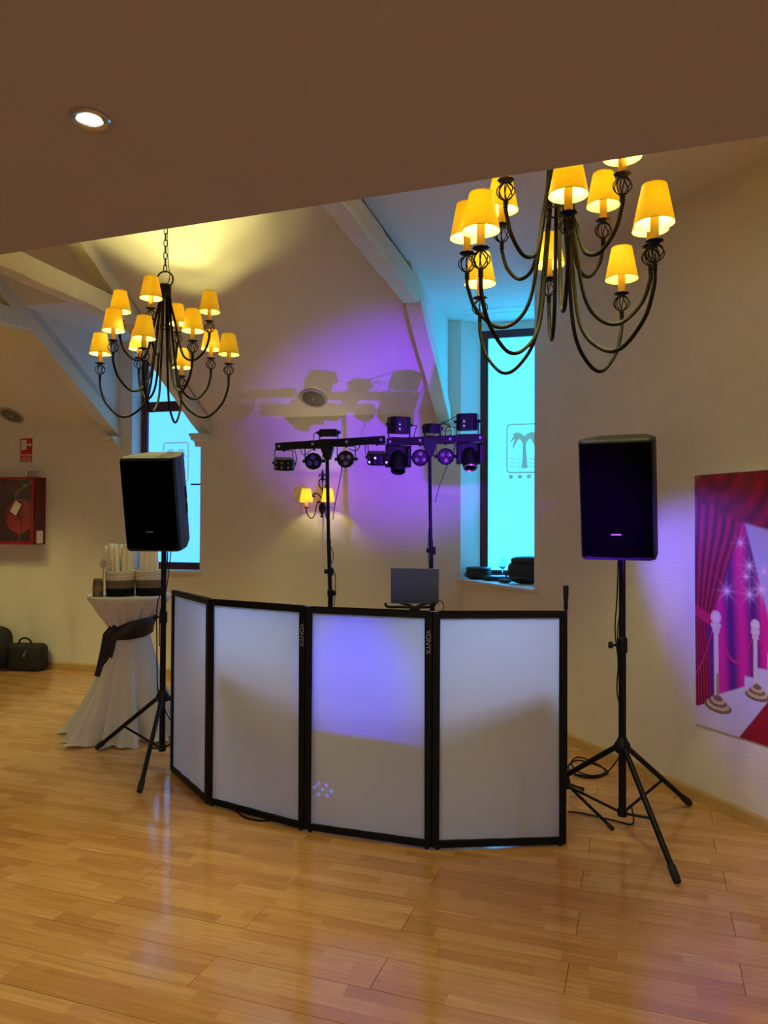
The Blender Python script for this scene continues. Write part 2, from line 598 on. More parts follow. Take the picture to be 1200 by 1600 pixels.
# ------------------------------------------------------------------ the room shell
BACK = 7.11          # back wall plane y
CX, CY = -1.21, 7.11  # corner of back and right wall
D = Vector((0.607, -0.794, 0)).normalized()   # along the right wall, towards the viewer
N = Vector((-D.y, D.x, 0)) * -1               # outward normal
if N.dot(Vector((1, 1, 0))) < 0:
    N = -N
CREASE, SLOPE, FLAT = 2.68, 0.60, 3.55
RWM = basis((CX, CY, 0), D, N, (0, 0, 1))     # right wall frame: s, outward, z
ROOM = [(-8.2, -3.2), (3.3, -3.2), (3.3, CY + D.y / D.x * (3.3 - CX)), (CX, CY), (-8.2, BACK)]
W1L, W1R, SILL1, W1TOP = -4.777, -3.955, 1.11, 3.40
S2, SILL2, W2TOP = 1.25, 1.095, 3.475
NX0, NX1, NY = -1.05, -0.17, 7.31       # window 2 stands behind the diagonal wall, parallel to the back wall
DL, DR, DF = -4.93, -3.93, BACK - (FLAT - CREASE) / SLOPE     # dormer of window 1

T = 0.3
b = MB()
b.box(-8.2, W1L, BACK, BACK + T, 0, CREASE)
b.box(W1R, CX, BACK, BACK + T, 0, CREASE)
b.box(W1L, W1R, BACK, BACK + T, 0, SILL1 - 0.03)
b.box(DL - 0.1, W1L, BACK, BACK + T, CREASE, FLAT)
b.box(W1R, DR + 0.1, BACK, BACK + T, CREASE, FLAT)
b.box(W1L, W1R, BACK, BACK + T, W1TOP + 0.04, FLAT)
b.box(-1.45, CX, BACK, BACK + T, CREASE, FLAT + 0.05)
b.prism([(CX, BACK, 0), (NX0, NY - 0.03, 0), (NX0, NY + 0.15, 0), (CX, NY + 0.15, 0)], (0, 0, FLAT + 0.05))
b.box(NX0, NX1 + 0.1, NY - 0.03, NY + 0.15, W2TOP, FLAT + 0.05)
struct(b.build('wall_back', M['wall']), 'beige woven-paper wall at the back of the hall')

RL = 5.66
b = MB()
b.box(-0.25, S2, 0, T, 0, SILL2 - 0.03, RWM)
_A = RWM @ Vector((S2, 0, 0))
_B = RWM @ Vector((S2 + 0.4, T, 0))
b.prism([(_A.x, _A.y, 0), (NX1, NY - 0.03, 0), (NX1, NY + 0.15, 0), (NX1 + 0.5, NY + 0.15, 0), (_B.x, _B.y, 0)], (0, 0, FLAT + 0.06))
b.box(S2, 7.45, 0, T, 0, FLAT + 0.06, RWM)
struct(b.build('wall_right', M['wall']), 'beige woven-paper wall with tall cyan window and poster')
b = MB().box(3.3, 3.6, -3.2, 1.3, 0, 2.8)
struct(b.build('wall_side', M['wall']), 'beige side wall beside the viewer')
b = MB().box(-8.5, -8.2, -3.2, BACK, 0, 6.2)
struct(b.build('wall_left', M['wall']), 'beige wall closing the left side')
FWIN = ((-3.3, -1.9), (-0.6, 0.8), (1.5, 2.9))
FZ0, FZ1 = 0.75, 2.3
b = MB()
b.box(-8.2, 3.3, -3.5, -3.2, 0, FZ0 - 0.03)
b.box(-8.2, 3.3, -3.5, -3.2, FZ1, 2.8)
for x0, x1 in ((-8.2, FWIN[0][0]), (FWIN[0][1], FWIN[1][0]), (FWIN[1][1], FWIN[2][0]), (FWIN[2][1], 3.3)):
    b.box(x0, x1, -3.5, -3.2, FZ0 - 0.03, FZ1)
struct(b.build('wall_front', M['wall']), 'beige wall behind the viewer')


def zs(y):
    return CREASE + SLOPE * (BACK - y)


def slope_slab(mb, x0, x1, y0, y1, t=0.1):
    mb.prism([(x0, y0, zs(y0)), (x0, y1, zs(y1)), (x0, y1, zs(y1) + t), (x0, y0, zs(y0) + t)], (x1 - x0, 0, 0))


CHEEK = -1.33
b = MB()
slope_slab(b, -8.2, DL, BACK + 0.15, 2.0)
slope_slab(b, DR, CHEEK - 0.08, BACK + 0.15, 2.0)
slope_slab(b, DL, DR, DF, 2.0)
struct(b.build('ceiling', M['plaster']), 'sloping plaster ceiling above the back wall')
b = MB()
for x0, x1 in ((DL - 0.1, DL), (DR, DR + 0.1), (CHEEK - 0.1, CHEEK)):
    b.prism([(x0, BACK, CREASE), (x0, DF, FLAT), (x0, BACK, FLAT)], (x1 - x0, 0, 0))
b.box(DL - 0.1, DR + 0.1, DF, BACK + T, FLAT, FLAT + 0.08)
b.prism([(CHEEK - 0.1, DF, FLAT), (CHEEK - 0.1, 2.0, FLAT), (CHEEK - 0.1, 2.0, zs(2.0))], (0.1, 0, 0))
struct(b.build('ceiling', M['plaster']), 'plaster cheeks and flat lid of the window dormers')
b = MB()
b.box(CHEEK - 0.05, 3.6, 1.9, NY + 0.15, FLAT, FLAT + 0.08)
struct(b.build('ceiling', M['plaster']), 'flat plaster ceiling above the right wall and cyan window')
ZSOF = 2.65


def sof_y(x):
    return 2.257 - 0.0817 * x


b = MB()
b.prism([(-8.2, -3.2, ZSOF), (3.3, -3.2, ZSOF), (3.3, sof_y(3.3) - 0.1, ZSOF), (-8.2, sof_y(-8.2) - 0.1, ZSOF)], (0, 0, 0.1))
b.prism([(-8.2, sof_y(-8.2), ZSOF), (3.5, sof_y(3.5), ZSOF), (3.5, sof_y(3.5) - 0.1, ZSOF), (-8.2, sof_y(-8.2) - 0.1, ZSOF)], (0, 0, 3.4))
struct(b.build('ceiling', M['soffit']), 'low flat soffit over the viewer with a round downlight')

# floor boards
PW, PL, TH = 0.197, 1.236, -3.6
FROT = Matrix.Rotation(math.radians(TH), 4, 'Z')
ANCH = Vector((-1.355, 2.372, 0))
sub = MB().prism([(x, y, -0.05) for x, y in ROOM], (0, 0, 0.0405))
floor = struct(sub.build('floor', M['subfloor']), 'glossy beech three-strip laminate floor')


def clip_poly(poly, hull):
    out = poly
    n = len(hull)
    for i in range(n):
        a, c = Vector(hull[i]), Vector(hull[(i + 1) % n])
        e = c - a
        res = []
        for j in range(len(out)):
            p, q = Vector(out[j]), Vector(out[(j + 1) % len(out)])
            sp, sq = e.x * (p - a).y - e.y * (p - a).x, e.x * (q - a).y - e.y * (q - a).x
            if sp >= 0:
                res.append(tuple(p))
            if (sp >= 0) != (sq >= 0):
                t = sp / (sp - sq)
                res.append(tuple(p + (q - p) * t))
        out = res
        if len(out) < 3:
            return []
    return out


def plank_mesh(poly, rot_inv=None, name='plank'):
    """a board: polygon in its own frame, top at z 0, eased edges"""
    mb = MB()
    n = len(poly)
    cx = sum(p[0] for p in poly) / n
    cy = sum(p[1] for p in poly) / n
    g, e = 0.0009, 0.0009
    def inset(p, k):
        return (p[0] + (k if p[0] < cx else -k), p[1] + (k if p[1] < cy else -k))
    lo = [inset(p, g) for p in poly]
    hi = [inset(p, g + e) for p in poly]
    vs = [(x, y, -0.009) for x, y in lo] + [(x, y, -e) for x, y in lo] + [(x, y, 0) for x, y in hi]
    fs = [tuple(range(2 * n, 3 * n))]
    for i in range(n):
        j = (i + 1) % n
        fs += [(i, j, n + j, n + i), (n + i, n + j, 2 * n + j, 2 * n + i)]
    mb.add(vs, fs)
    return mb


full = None
rest = MB()
n_pl = 0
for k in range(-32, 32):
    off = (0.0 if k % 2 == 0 else 0.6) + random.uniform(-0.02, 0.02) * (k not in (0, 1, 2))
    for c in range(-9, 9):
        loc = Vector((c * PL + off, k * PW, 0))
        quad = [(0, 0), (PL, 0), (PL, PW), (0, PW)]
        wq = [(ANCH + FROT @ (loc + Vector((x, y, 0)))) for x, y in quad]
        cl = clip_poly([(p.x, p.y) for p in wq], ROOM)
        if not cl:
            continue
        inv = FROT.inverted()
        lp = [(lambda q: (q.x - loc.x, q.y - loc.y))(inv @ (Vector((x, y, 0)) - ANCH)) for x, y in cl]
        whole = len(cl) == 4 and all(min((Vector(a) - Vector(w)).length for w in quad) < 1e-6 for a in lp)
        ctr = sum(wq, Vector()) / 4
        cc = R3.transposed() @ (ctr - EYE)
        shown = cc.y > 0.6 and abs(cc.x / cc.y) < 0.78 and ctr.y > 1.2
        P0 = ANCH + FROT @ loc
        if shown and n_pl < 300:
            if whole and full is not None:
                o = full.copy()
                C.objects.link(o)
            else:
                area = abs(sum(lp[i][0] * lp[(i + 1) % len(lp)][1] - lp[(i + 1) % len(lp)][0] * lp[i][1] for i in range(len(lp)))) / 2
                if area < 0.004:
                    continue
                o = plank_mesh(lp).build('plank', M['plank'], floor)
                if whole:
                    full = o
            o.location = P0
            o.rotation_euler = (0, 0, math.radians(TH))
            n_pl += 1
        else:
            pm = plank_mesh(lp)
            rest.add([ANCH + FROT @ (loc + Vector(v)) for v in pm.v], pm.f)
o = rest.build('plank_field', M['plank'], floor)
o['kind'] = 'stuff'

# baseboards
b = MB()
prof = [(0, 0), (0.014, 0), (0.014, 0.058), (0.008, 0.072), (0, 0.075)]
b.prism([(-8.2, BACK - p, z) for p, z in prof], (8.2 + CX, 0, 0))
struct(b.build('baseboard_back', M['baseboard']), 'narrow beech baseboard along the back wall')
b = MB()
b.prism([RWM @ Vector((0.0, -p, z)) for p, z in prof], D * 7.3)
struct(b.build('baseboard_right', M['baseboard']), 'narrow beech baseboard along the right wall')


# ------------------------------------------------------------------ windows
def emblem(mb, w, y):
    """palm tree over waves in a rounded square, dots below; drawn in x,z around 0, at depth y"""
    h = w * 1.40
    def strip(pts, ws):
        n = len(pts)
        L, Rr = [], []
        for i in range(n):
            a = Vector(pts[max(0, i - 1)]); c = Vector(pts[min(n - 1, i + 1)])
            t = (c - a).normalized(); nn = Vector((-t.y, t.x))
            p = Vector(pts[i])
            L.append(p + nn * ws[i] / 2); Rr.append(p - nn * ws[i] / 2)
        vs = [(p.x, y, p.y) for p in L] + [(p.x, y, p.y) for p in Rr]
        mb.add(vs, [(i, i + 1, n + i + 1, n + i) for i in range(n - 1)])
    # rounded square ring
    r = w * 0.1
    ring = []
    for (cx, cz, a0) in ((w / 2 - r, h / 2 - r, 0), (-w / 2 + r, h / 2 - r, 90), (-w / 2 + r, -h / 2 + r, 180), (w / 2 - r, -h / 2 + r, 270)):
        for k in range(7):
            a = math.radians(a0 + 15 * k)
            ring.append((cx + r * math.cos(a), cz + r * math.sin(a)))
    ring.append(ring[0]); ring.append(ring[1])
    strip(ring, [w * 0.055] * len(ring))
    strip([(0.0, -h * 0.42), (0.005 * w, -h * 0.2), (-0.005 * w, h * 0.02), (0, h * 0.2)], [w * 0.19, w * 0.14, w * 0.11, w * 0.13])
    for sx in (-1, 1):
        for (ex, ez, up) in ((0.36, -0.06, 0.13), (0.42, 0.10, 0.13), (0.36, 0.27, 0.12)):
            pts = []
            for k in range(9):
                t = k / 8
                x = sx * ex * t
                z = 0.16 + (ez - 0.16) * t ** 2.2 + up * math.sin(PI * t) * 0.9
                pts.append((x * w, z * h))
            strip(pts, [w * 0.17 * (1 - k / 8) ** 0.6 + w * 0.012 for k in range(9)])
    for i, zz in enumerate((-0.22, -0.30, -0.38)):
        for sx in (-1, 1):
            strip([(sx * w * (0.09 + 0.34 * k / 12), h * (zz + 0.012 * math.sin(k * 0.7 + 0.8))) for k in range(13)], [w * 0.032] * 13)
    for k in range(4):
        x = (-0.39 + 0.26 * k) * w
        n = 12
        vs = [(x, y, -h * 0.585)] + [(x + w * (0.085 if q % 2 == 0 else 0.065) * math.cos(2 * PI * q / n), y, -h * 0.585 + w * (0.085 if q % 2 == 0 else 0.065) * math.sin(2 * PI * q / n)) for q in range(n)]
        mb.add(vs, [(0, 1 + q, 1 + (q + 1) % n) for q in range(n)])


def window(name, Mw, w, z0, z1, dep, transom, pane_m, emb_m, emb_x, emb_z, emb_w, handle, label, sill_poly=None):
    """window in the frame Mw: x along the wall, y outward, z up"""
    g = thing(name, Mw.translation + Vector((0, 0, 0)), (0, 0, 0), label, None, None, 'structure')
    WM[g.name] = Matrix.Translation(Mw.translation)
    fw = 0.075
    y0, y1 = dep - 0.03, dep + 0.05
    def fr(nm, x0, x1, za, zb, mt=M['winframe'], ya=y0, yb=y1, bev=0.006):
        return MB().box(x0, x1, ya, yb, za, zb, Mw).build(nm, mt, g, True, False, bev)
    fr('frame_stile', 0, fw, z0, z1)
    fr('frame_stile', w - fw, w, z0, z1)
    fr('frame_rail', fw, w - fw, z0, z0 + fw)
    fr('frame_rail', fw, w - fw, z1 - fw, z1)
    if transom:
        fr('transom', fw, w - fw, transom - 0.055, transom + 0.055)
    spans = [(z0 + fw, z1 - fw)] if not transom else [(z0 + fw, transom - 0.055), (transom + 0.055, z1 - fw)]
    for i, (za, zb) in enumerate(spans):
        p = MB().box(fw, w - fw, dep + 0.005, dep + 0.02, za, zb, Mw).build('glass_pane', pane_m, g, True)
        if i == 0 and emb_m is not None:
            mb = MB()
            emblem(mb, emb_w, 0)
            # clip is not needed: the emblem stands well inside the pane
            e = mb.build('etched_emblem', emb_m, p, True, M=Mw @ Matrix.Translation((emb_x, dep + 0.0035, emb_z)))
            e['label'] = 'etched palm tree emblem over waves with four dots'
    if handle:
        hb = MB()
        hb.box(w - fw + 0.012, w - fw + 0.05, y0 - 0.012, y0, handle - 0.035, handle + 0.035, Mw)
        hb.tube([Mw @ Vector(p) for p in ((w - fw + 0.03, y0 - 0.01, handle), (w - fw + 0.03, y0 - 0.05, handle), (w - fw - 0.10, y0 - 0.055, handle))], 0.009, 8)
        hb.build('handle', M['black'], g, True, True)
    sb = MB()
    if sill_poly is None:
        sb.box(-0.02, w + 0.03, -0.035, dep - 0.03, z0 - 0.03, z0, Mw)
    else:
        sb.prism([(x, y, z0 - 0.03) for x, y in sill_poly], (0, 0, 0.03))
    sb.build('sill_board', M['sill'], g, True, False, 0.006)
    return g


MW1 = basis((W1L, BACK, 0), (1, 0, 0), (0, 1, 0), (0, 0, 1))
window('window_1', MW1, W1R - W1L, SILL1, W1TOP, 0.2, 2.875, M['pane1'], M['emblem1'], 0.41, 2.27, 0.30, 2.02, 'tall blue frosted window with transom behind the left loudspeaker')
MW2 = basis((NX0, NY - 0.2, 0), (1, 0, 0), (0, 1, 0), (0, 0, 1))
_q = [RWM @ Vector(v) for v in ((-0.02, -0.035, 0), (S2 + 0.03, -0.035, 0), (S2, 0.02, 0))]
window('window_2', MW2, NX1 - NX0, SILL2, W2TOP, 0.2, None, M['pane2'], M['emblem2'], -0.631 - NX0, 2.335, 0.33, None, 'tall cyan frosted window beside the light bars',
       [(p.x, p.y) for p in _q] + [(NX1, NY - 0.03), (NX0, NY - 0.03), (CX, BACK)])
for i, (x0, x1) in enumerate(FWIN):  # glowing panes put in out of view as fill light
    window('window_%d' % (3 + i), basis((x1, -3.2, 0), (-1, 0, 0), (0, -1, 0), (0, 0, 1)), x1 - x0, FZ0, FZ1, 0.2, None, M['fill_pane'], None, 0, 0, 0, None, 'unseen fill-light window added in the wall behind the viewer')
b = MB()
b.box(NX0 - 0.1, NX1 + 0.05, 6.80, 6.86, FLAT - 0.003, FLAT)
b.box(NX0 - 0.1, NX1 + 0.05, 6.94, 6.97, FLAT - 0.003, FLAT)
struct(b.build('trim_1', M['sill'], None, False, False, 0.003), 'slim curtain rail on the ceiling before the cyan window')

# ------------------------------------------------------------------ roof trusses
def truss(x0, x1, label, collar=True):
    g = thing('roof_truss', ((x0 + x1) / 2, BACK, 2.40), (0, 0, 0), label, 'beam', 'white painted roof trusses')
    dep = 0.155
    def wob(p, a=0.006):
        return (p[0], p[1] + random.uniform(-a, a), p[2] + random.uniform(-a, a))
    # rafter along the slope
    ys = np.linspace(BACK - 0.01, 3.0, 26)
    mb = MB()
    vs = []
    for y in ys:
        top = zs(y) + 0.01
        ja, jb = random.uniform(-0.006, 0.006), random.uniform(-0.004, 0.004)
        vs += [(x0 + jb, y, top), (x1 + jb, y, top), (x1 + jb, y, top - dep - ja), (x0 + jb, y, top - dep - ja)]
    n = len(ys)
    fs = [(0, 1, 2, 3), (4 * n - 1, 4 * n - 2, 4 * n - 3, 4 * n - 4)]
    for i in range(n - 1):
        for k in range(4):
            l = (k + 1) % 4
            fs.append((4 * i + k, 4 * i + l, 4 * i + 4 + l, 4 * i + 4 + k))
    mb.add(vs, fs).build('rafter', M['beam'], g, True, False, 0.008)
    # collar beam
    vs = []
    ys = np.linspace(5.72, 2.5, 18)
    for y in ys:
        ja, jb = random.uniform(-0.006, 0.006), random.uniform(-0.004, 0.004)
        vs += [(x0 + jb, y, 3.50), (x1 + jb, y, 3.50), (x1 + jb, y, 3.335 + ja), (x0 + jb, y, 3.335 + ja)]
    n = len(ys)
    fs = [(0, 1, 2, 3), (4 * n - 1, 4 * n - 2, 4 * n - 3, 4 * n - 4)]
    for i in range(n - 1):
        for k in range(4):
            l = (k + 1) % 4
            fs.append((4 * i + k, 4 * i + l, 4 * i + 4 + l, 4 * i + 4 + k))
    MB().add(vs, fs).build('collar_beam', M['beam'], g, True, False, 0.008)
    # moulded corbel
    pr = [(0, 0), (0.03, 0.0), (0.045, 0.012), (0.05, 0.04), (0.08, 0.055), (0.13, 0.062), (0.135, 0.09), (0.165, 0.095), (0.165, 0.125), (0, 0.125)]
    MB().prism([(x0 - 0.02, BACK - p, 2.405 + z) for p, z in pr], (x1 - x0 + 0.04, 0, 0)).build('corbel', M['beam'], g, True, False, 0.003)
    return g


truss(-5.06, -4.92, 'cream painted roof truss left of the blue window, ending on a corbel')
truss(-3.98, -3.85, 'cream painted roof truss right of the blue window, behind the smaller chandelier')
truss(-1.43, -1.30, 'white painted roof truss rising from the corner beside the cyan window')


# ------------------------------------------------------------------ chandeliers
def arm_pts(R, drop, top):
    """from the hub (z=top) down, round and up to the cup at (R, 0)"""
    return smooth_path([(0.035, 0, top), (0.045, 0, top * 0.62), (0.075, 0, top * 0.2 - drop * 0.15), (0.11 + 0.05 * (R - 0.3), 0, -drop * 0.62),
                        (R * 0.46, 0, -drop * 0.93), (R * 0.68, 0, -drop * 0.985), (R * 0.90, 0, -drop * 0.74), (R * 0.99, 0, -drop * 0.45), (R, 0, -0.11), (R, 0, -0.075)], 6)


def candle_set(arm, R):
    """cage, cup, candle sleeve and shade at (R, 0, 0): sub-parts of an arm"""
    mb = MB()
    for k in range(8):
        a0 = 2 * PI * k / 8
        pts = []
        for i in range(9):
            t = i / 8
            a = a0 + 0.5 * (t - 0.5)
            r = 0.006 + 0.031 * math.sin(PI * t) ** 0.8
            pts.append((R + r * math.cos(a), r * math.sin(a), -0.078 + 0.074 * t))
        mb.tube(pts, 0.0026, 5)
    for z in (-0.085, -0.095, -0.105):
        mb.lathe([(0.006, z - 0.005), (0.0125, z), (0.006, z + 0.005)], 10, (R, 0, 0))
    mb.build('wire_cage', M['iron'], arm, smooth=True)
    mb = MB()
    prof = []
    n = 24
    vs = []
    for ri, (r, z) in enumerate(((0.001, 0.0), (0.018, -0.001), (0.032, 0.004), (0.034, 0.006), (0.018, 0.003), (0.001, 0.004))):
        for k in range(n):
            a = 2 * PI * k / n
            rr = r * (1 + (0.08 * math.cos(8 * a) if r > 0.03 else 0))
            vs.append((R + rr * math.cos(a), rr * math.sin(a), z))
    fs = [(i * n + k, i * n + (k + 1) % n, (i + 1) * n + (k + 1) % n, (i + 1) * n + k) for i in range(5) for k in range(n)]
    mb.add(vs, fs)
    mb.build('drip_cup', M['iron'], arm, smooth=True)
    MB().lathe([(0.0165, 0.002), (0.0165, 0.10), (0.012, 0.104), (0.003, 0.105)], 14, (R, 0, 0)).build('candle_sleeve', M['candle'], arm, smooth=True)
    sh = MB()
    n = 28
    vs, fs = [], []
    for (r, z) in ((0.0755, 0.072), (0.0465, 0.222), (0.0455, 0.222), (0.0743, 0.072)):
        for k in range(n):
            a = 2 * PI * k / n
            vs.append((R + r * math.cos(a), r * math.sin(a), z))
    for i in range(4):
        j = (i + 1) % 4
        for k in range(n):
            l = (k + 1) % n
            fs.append((i * n + k, i * n + l, j * n + l, j * n + k))
    sh.add(vs, fs).build('lamp_shade', M['shade'], arm, smooth=True)
    for (r, z) in ((0.0757, 0.0725), (0.0467, 0.2215)):
        MB().tube([(R + r * math.cos(2 * PI * k / 28), r * math.sin(2 * PI * k / 28), z) for k in range(28)], 0.0013, 5, True).build('shade_trim', M['trimcord'], arm, smooth=True)


bulb_light = bpy.data.lights.new('bulb_light', 'POINT')
bulb_light.energy, bulb_light.color, bulb_light.shadow_soft_size = BULB_W, (1.0, 0.92, 0.31), 0.012


def chandelier(center, z0, rot, ceil_z, label):
    g = thing('chandelier', (center[0], center[1], z0), (0, 0, rot), label, 'chandelier', 'wrought iron chandeliers')
    HT = 0.50
    tiers = ((0.467, 0.0, 0.385, 0.0), (0.388, 0.10, 0.325, PI / 4), (0.325, 0.31, 0.28, 0.0))
    for (R, z, drop, a0) in tiers:
        proto = None
        for k in range(4):
            if proto is None:
                arm = MB().tube(arm_pts(R, drop, HT - z), 0.0085, 10).build('arm', M['iron'], g, smooth=True)
                candle_set(arm, R)
                proto = arm
            else:
                arm = copy_tree(proto)
                arm.parent = g
            arm.location = (0, 0, z)
            arm.rotation_euler = (0, 0, a0 + k * PI / 2)
            l = bpy.data.objects.new('bulb_light', bulb_light)
            C.objects.link(l)
            l.parent = arm
            l.location = (R, 0, 0.145)
    MB().lathe([(0.001, 0.485), (0.040, 0.485), (0.043, 0.49), (0.043, 0.575), (0.040, 0.58), (0.001, 0.58)], 20).build('hub', M['iron'], g, smooth=True)
    MB().tube([(0.058 * math.cos(a), 0, 0.62 + 0.058 * math.sin(a)) for a in [2 * PI * k / 24 for k in range(24)]], 0.006, 8, True).build('ring', M['iron'], g, smooth=True)
    for zz, rr in ((0.27, 0.06),):
        MB().tube([(rr * math.cos(2 * PI * k / 20), rr * math.sin(2 * PI * k / 20), zz) for k in range(20)], 0.004, 6, True).build('spacer_ring', M['iron'], g, smooth=True)
    # chain
    z, i, pm = 0.70, 0, None
    while z0 + z < ceil_z - 0.02:
        if pm is None:
            link = []
            for k in range(20):
                a = 2 * PI * k / 20
                link.append((0.012 * math.cos(a), 0, 0.028 * math.copysign(abs(math.sin(a)) ** 0.7, math.sin(a))))
            pm = MB().tube(link, 0.0035, 6, True).build('chain_link', M['iron'], g, smooth=True)
            lk = pm
        else:
            lk = pm.copy()
            C.objects.link(lk)
        lk.location = (0, 0, z)
        lk.rotation_euler = (0, 0, (i % 2) * PI / 2)
        z += 0.046
        i += 1
    if z0 + 0.7 < ceil_z:
        MB().tube(smooth_path([(0.006, 0.0, 0.56), (0.03, 0.01, 0.64), (0.018, 0.01, 0.75), (0.012, 0.012, 0.9), (0.01, 0, max(0.95, ceil_z - z0 - 0.01))], 5), 0.003, 6).build('power_cord', M['black'], g, smooth=True)
    MB().lathe([(0.001, ceil_z - z0 - 0.05), (0.03, ceil_z - z0 - 0.045), (0.055, ceil_z - z0 - 0.01), (0.055, ceil_z - z0 + 0.02), (0.001, ceil_z - z0 + 0.02)], 20).build('ceiling_rose', M['iron'], g, smooth=True)
    return g


chandelier((-3.0, 4.857), 2.757, math.radians(15.4), zs(4.857) - 0.0, 'smaller chandelier on a long chain, in front of the blue window')
chandelier((-0.148, 3.333), 2.685, math.radians(45 + 8.5), FLAT, 'larger chandelier at upper right, partly cut by the low soffit')

chandelier((-6.0, 5.25), 2.757, math.radians(30), zs(5.25), 'unseen chandelier added farther left for more light in the hall')  # out of frame, added to lift the light on the left

# ------------------------------------------------------------------ downlights
def downlight(x, y, label):
    g = thing('downlight', (x, y, ZSOF), (0, 0, 0), label, 'ceiling light', 'soffit downlights')
    n = 28
    MB().lathe([(0.052, 0.0), (0.052, -0.004), (0.046, -0.010), (0.034, -0.007), (0.031, 0.0), (0.031, 0.004), (0.052, 0.004)], n, close=False).build('trim_ring', M['chrome'], g, smooth=True)
    MB().lathe([(0.001, -0.001), (0.029, -0.001), (0.029, 0.003), (0.001, 0.003)], n).build('lamp', M['bulb'], g, smooth=True)
    MB().tube([(0.045 * math.cos(a), 0.045 * math.sin(a), -0.011) for a in (-0.2, 0.1, 0.4)], 0.0035, 6).build('clip', M['chrome'], g, smooth=True)
    l = bpy.data.lights.new('downlight_beam', 'SPOT')
    l.energy, l.color, l.spot_size, l.spot_blend, l.shadow_soft_size = DOWN_W, (1.0, 0.86, 0.66), math.radians(165), 1.0, 0.03
    o = bpy.data.objects.new('downlight_beam', l)
    C.objects.link(o)
    o.parent = g
    o.location = (0, 0, -0.014)


dl = onz(140, 184, ZSOF)
downlight(dl.x, dl.y, 'round recessed downlight lit in the low soffit')
for (x, y) in ((0.4, dl.y - 0.1), (2.0, dl.y - 0.2), (-2.95, dl.y + 0.1), (-4.6, dl.y + 0.25), (-1.3, -0.4), (0.4, -0.5), (2.0, -0.6), (-2.95, -0.3), (-5.5, -0.2)):  # out of view, added to raise the general light level
    downlight(x, y, 'unseen round downlight added to the soffit for more light')

# ------------------------------------------------------------------ booth front
BP = [Vector((-2.637, 4.375, 0)), Vector((-2.12, 3.911, 0)), Vector((-1.451, 3.714, 0)), Vector((-0.765, 3.677, 0)), Vector((-0.125, 3.909, 0))]
BH = 1.171
booth = thing('folding_screen', (-1.4, 3.8, 0), (0, 0, 0), 'white four-panel folding screen of the booth with black frames', 'screen')
for i in range(4):
    p, q = BP[i], BP[i + 1]
    ax = (q - p).normalized()
    nrm = Vector((-ax.y, ax.x, 0))           # pointing away from the viewer
    if nrm.y < 0:
        nrm = -nrm
    Lw = (q - p).length
    Mp = basis(p, ax, nrm, (0, 0, 1))
    e = 0.003
    fw = 0.034
    t = 0.03
    fr = MB()
    z0 = 0.012
    fr.box(e, e + fw, 0, t, z0, BH, Mp)
    fr.box(Lw - e - fw, Lw - e, 0, t, z0, BH, Mp)
    fr.box(e + fw, Lw - e - fw, 0, t, BH - fw, BH, Mp)
    fr.box(e + fw, Lw - e - fw, 0, t, z0, z0 + fw, Mp)
    f_o = fr.build('panel_frame', M['black'], booth, True, False, 0.003)
    # stretched cloth with slight sag and edge wrinkles
    nx, nz = 26, 40
    vs, fs = [], []
    sag = [random.uniform(-1, 1) for _ in range(8)]
    for a in range(nz + 1):
        for c in range(nx + 1):
            u, v = c / nx, a / nz
            ed = (u * (1 - u) * 4) ** 0.5 * (v * (1 - v) * 4) ** 0.5
            w = 0.0025 * ed * (math.sin(7 * u + sag[0] * 5 + 3 * v) + math.sin(11 * v + sag[1] * 4)) + 0.0018 * math.sin(26 * u + sag[2] * 6) * max(0, v - 0.86) / 0.14 + 0.0016 * math.sin(23 * u + sag[3] * 6) * max(0, 0.14 - v) / 0.14
            vs.append(Mp @ Vector((e + fw * 0.8 + u * (Lw - 2 * e - 1.6 * fw), 0.012 + w, z0 + fw * 0.8 + v * (BH - z0 - 1.6 * fw))))
    for a in range(nz):
        for c in range(nx):
            k = a * (nx + 1) + c
            fs.append((k, k + 1, k + nx + 2, k + nx + 1))
    MB().add(vs, fs).build('stretched_cloth', M['screen'], f_o, True, True)
    # feet
    for u in (0.03, Lw - 0.03):
        MB().cyl(Mp @ Vector((u, 0.015, 0)), Mp @ Vector((u, 0.015, 0.014)), 0.011, 0.011, 10).build('foot', M['rubber'], f_o, True, True)
    if i in (1, 2):
        Mt = Mp @ basis((Lw - e - fw * 0.52, -0.0012, 1.02), (0, 0, -1), (1, 0, 0), (0, -1, 0))
        o = text_mesh('lettering', 'VONYX', 0.034, Mt @ Matrix.Scale(1.0, 4), M['grey'], f_o)
        o['label'] = 'grey maker lettering running down the frame'
    if i < 3:
        q2 = BP[i + 1]
        for zz in (0.2, 0.6, 0.78, 0.84, 1.0):
            MB().cyl((q2.x, q2.y + 0.012, zz - 0.03), (q2.x, q2.y + 0.012, zz + 0.03), 0.007, 0.007, 8).build('hinge', M['blackmetal'], booth, True, True)

# seven unseen narrow spots, set under the table, throw blue dots on the cloth
_ax = (BP[3] - BP[2]).normalized()
_n3 = Vector((-_ax.y, _ax.x, 0))
for (px, py) in ((491, 1230), (497.6, 1224), (510, 1226.5), (504.5, 1233.5), (518, 1236.5), (497.6, 1241), (511.4, 1243)):
    _t = onplane(px, py, BP[2] + _n3 * 0.012, _n3)
    spot_light('dot_beam', (-1.42, 4.82, 0.22), _t, 60, (0.06, 0.05, 1.0), 1.0, 0.3, 0.001)

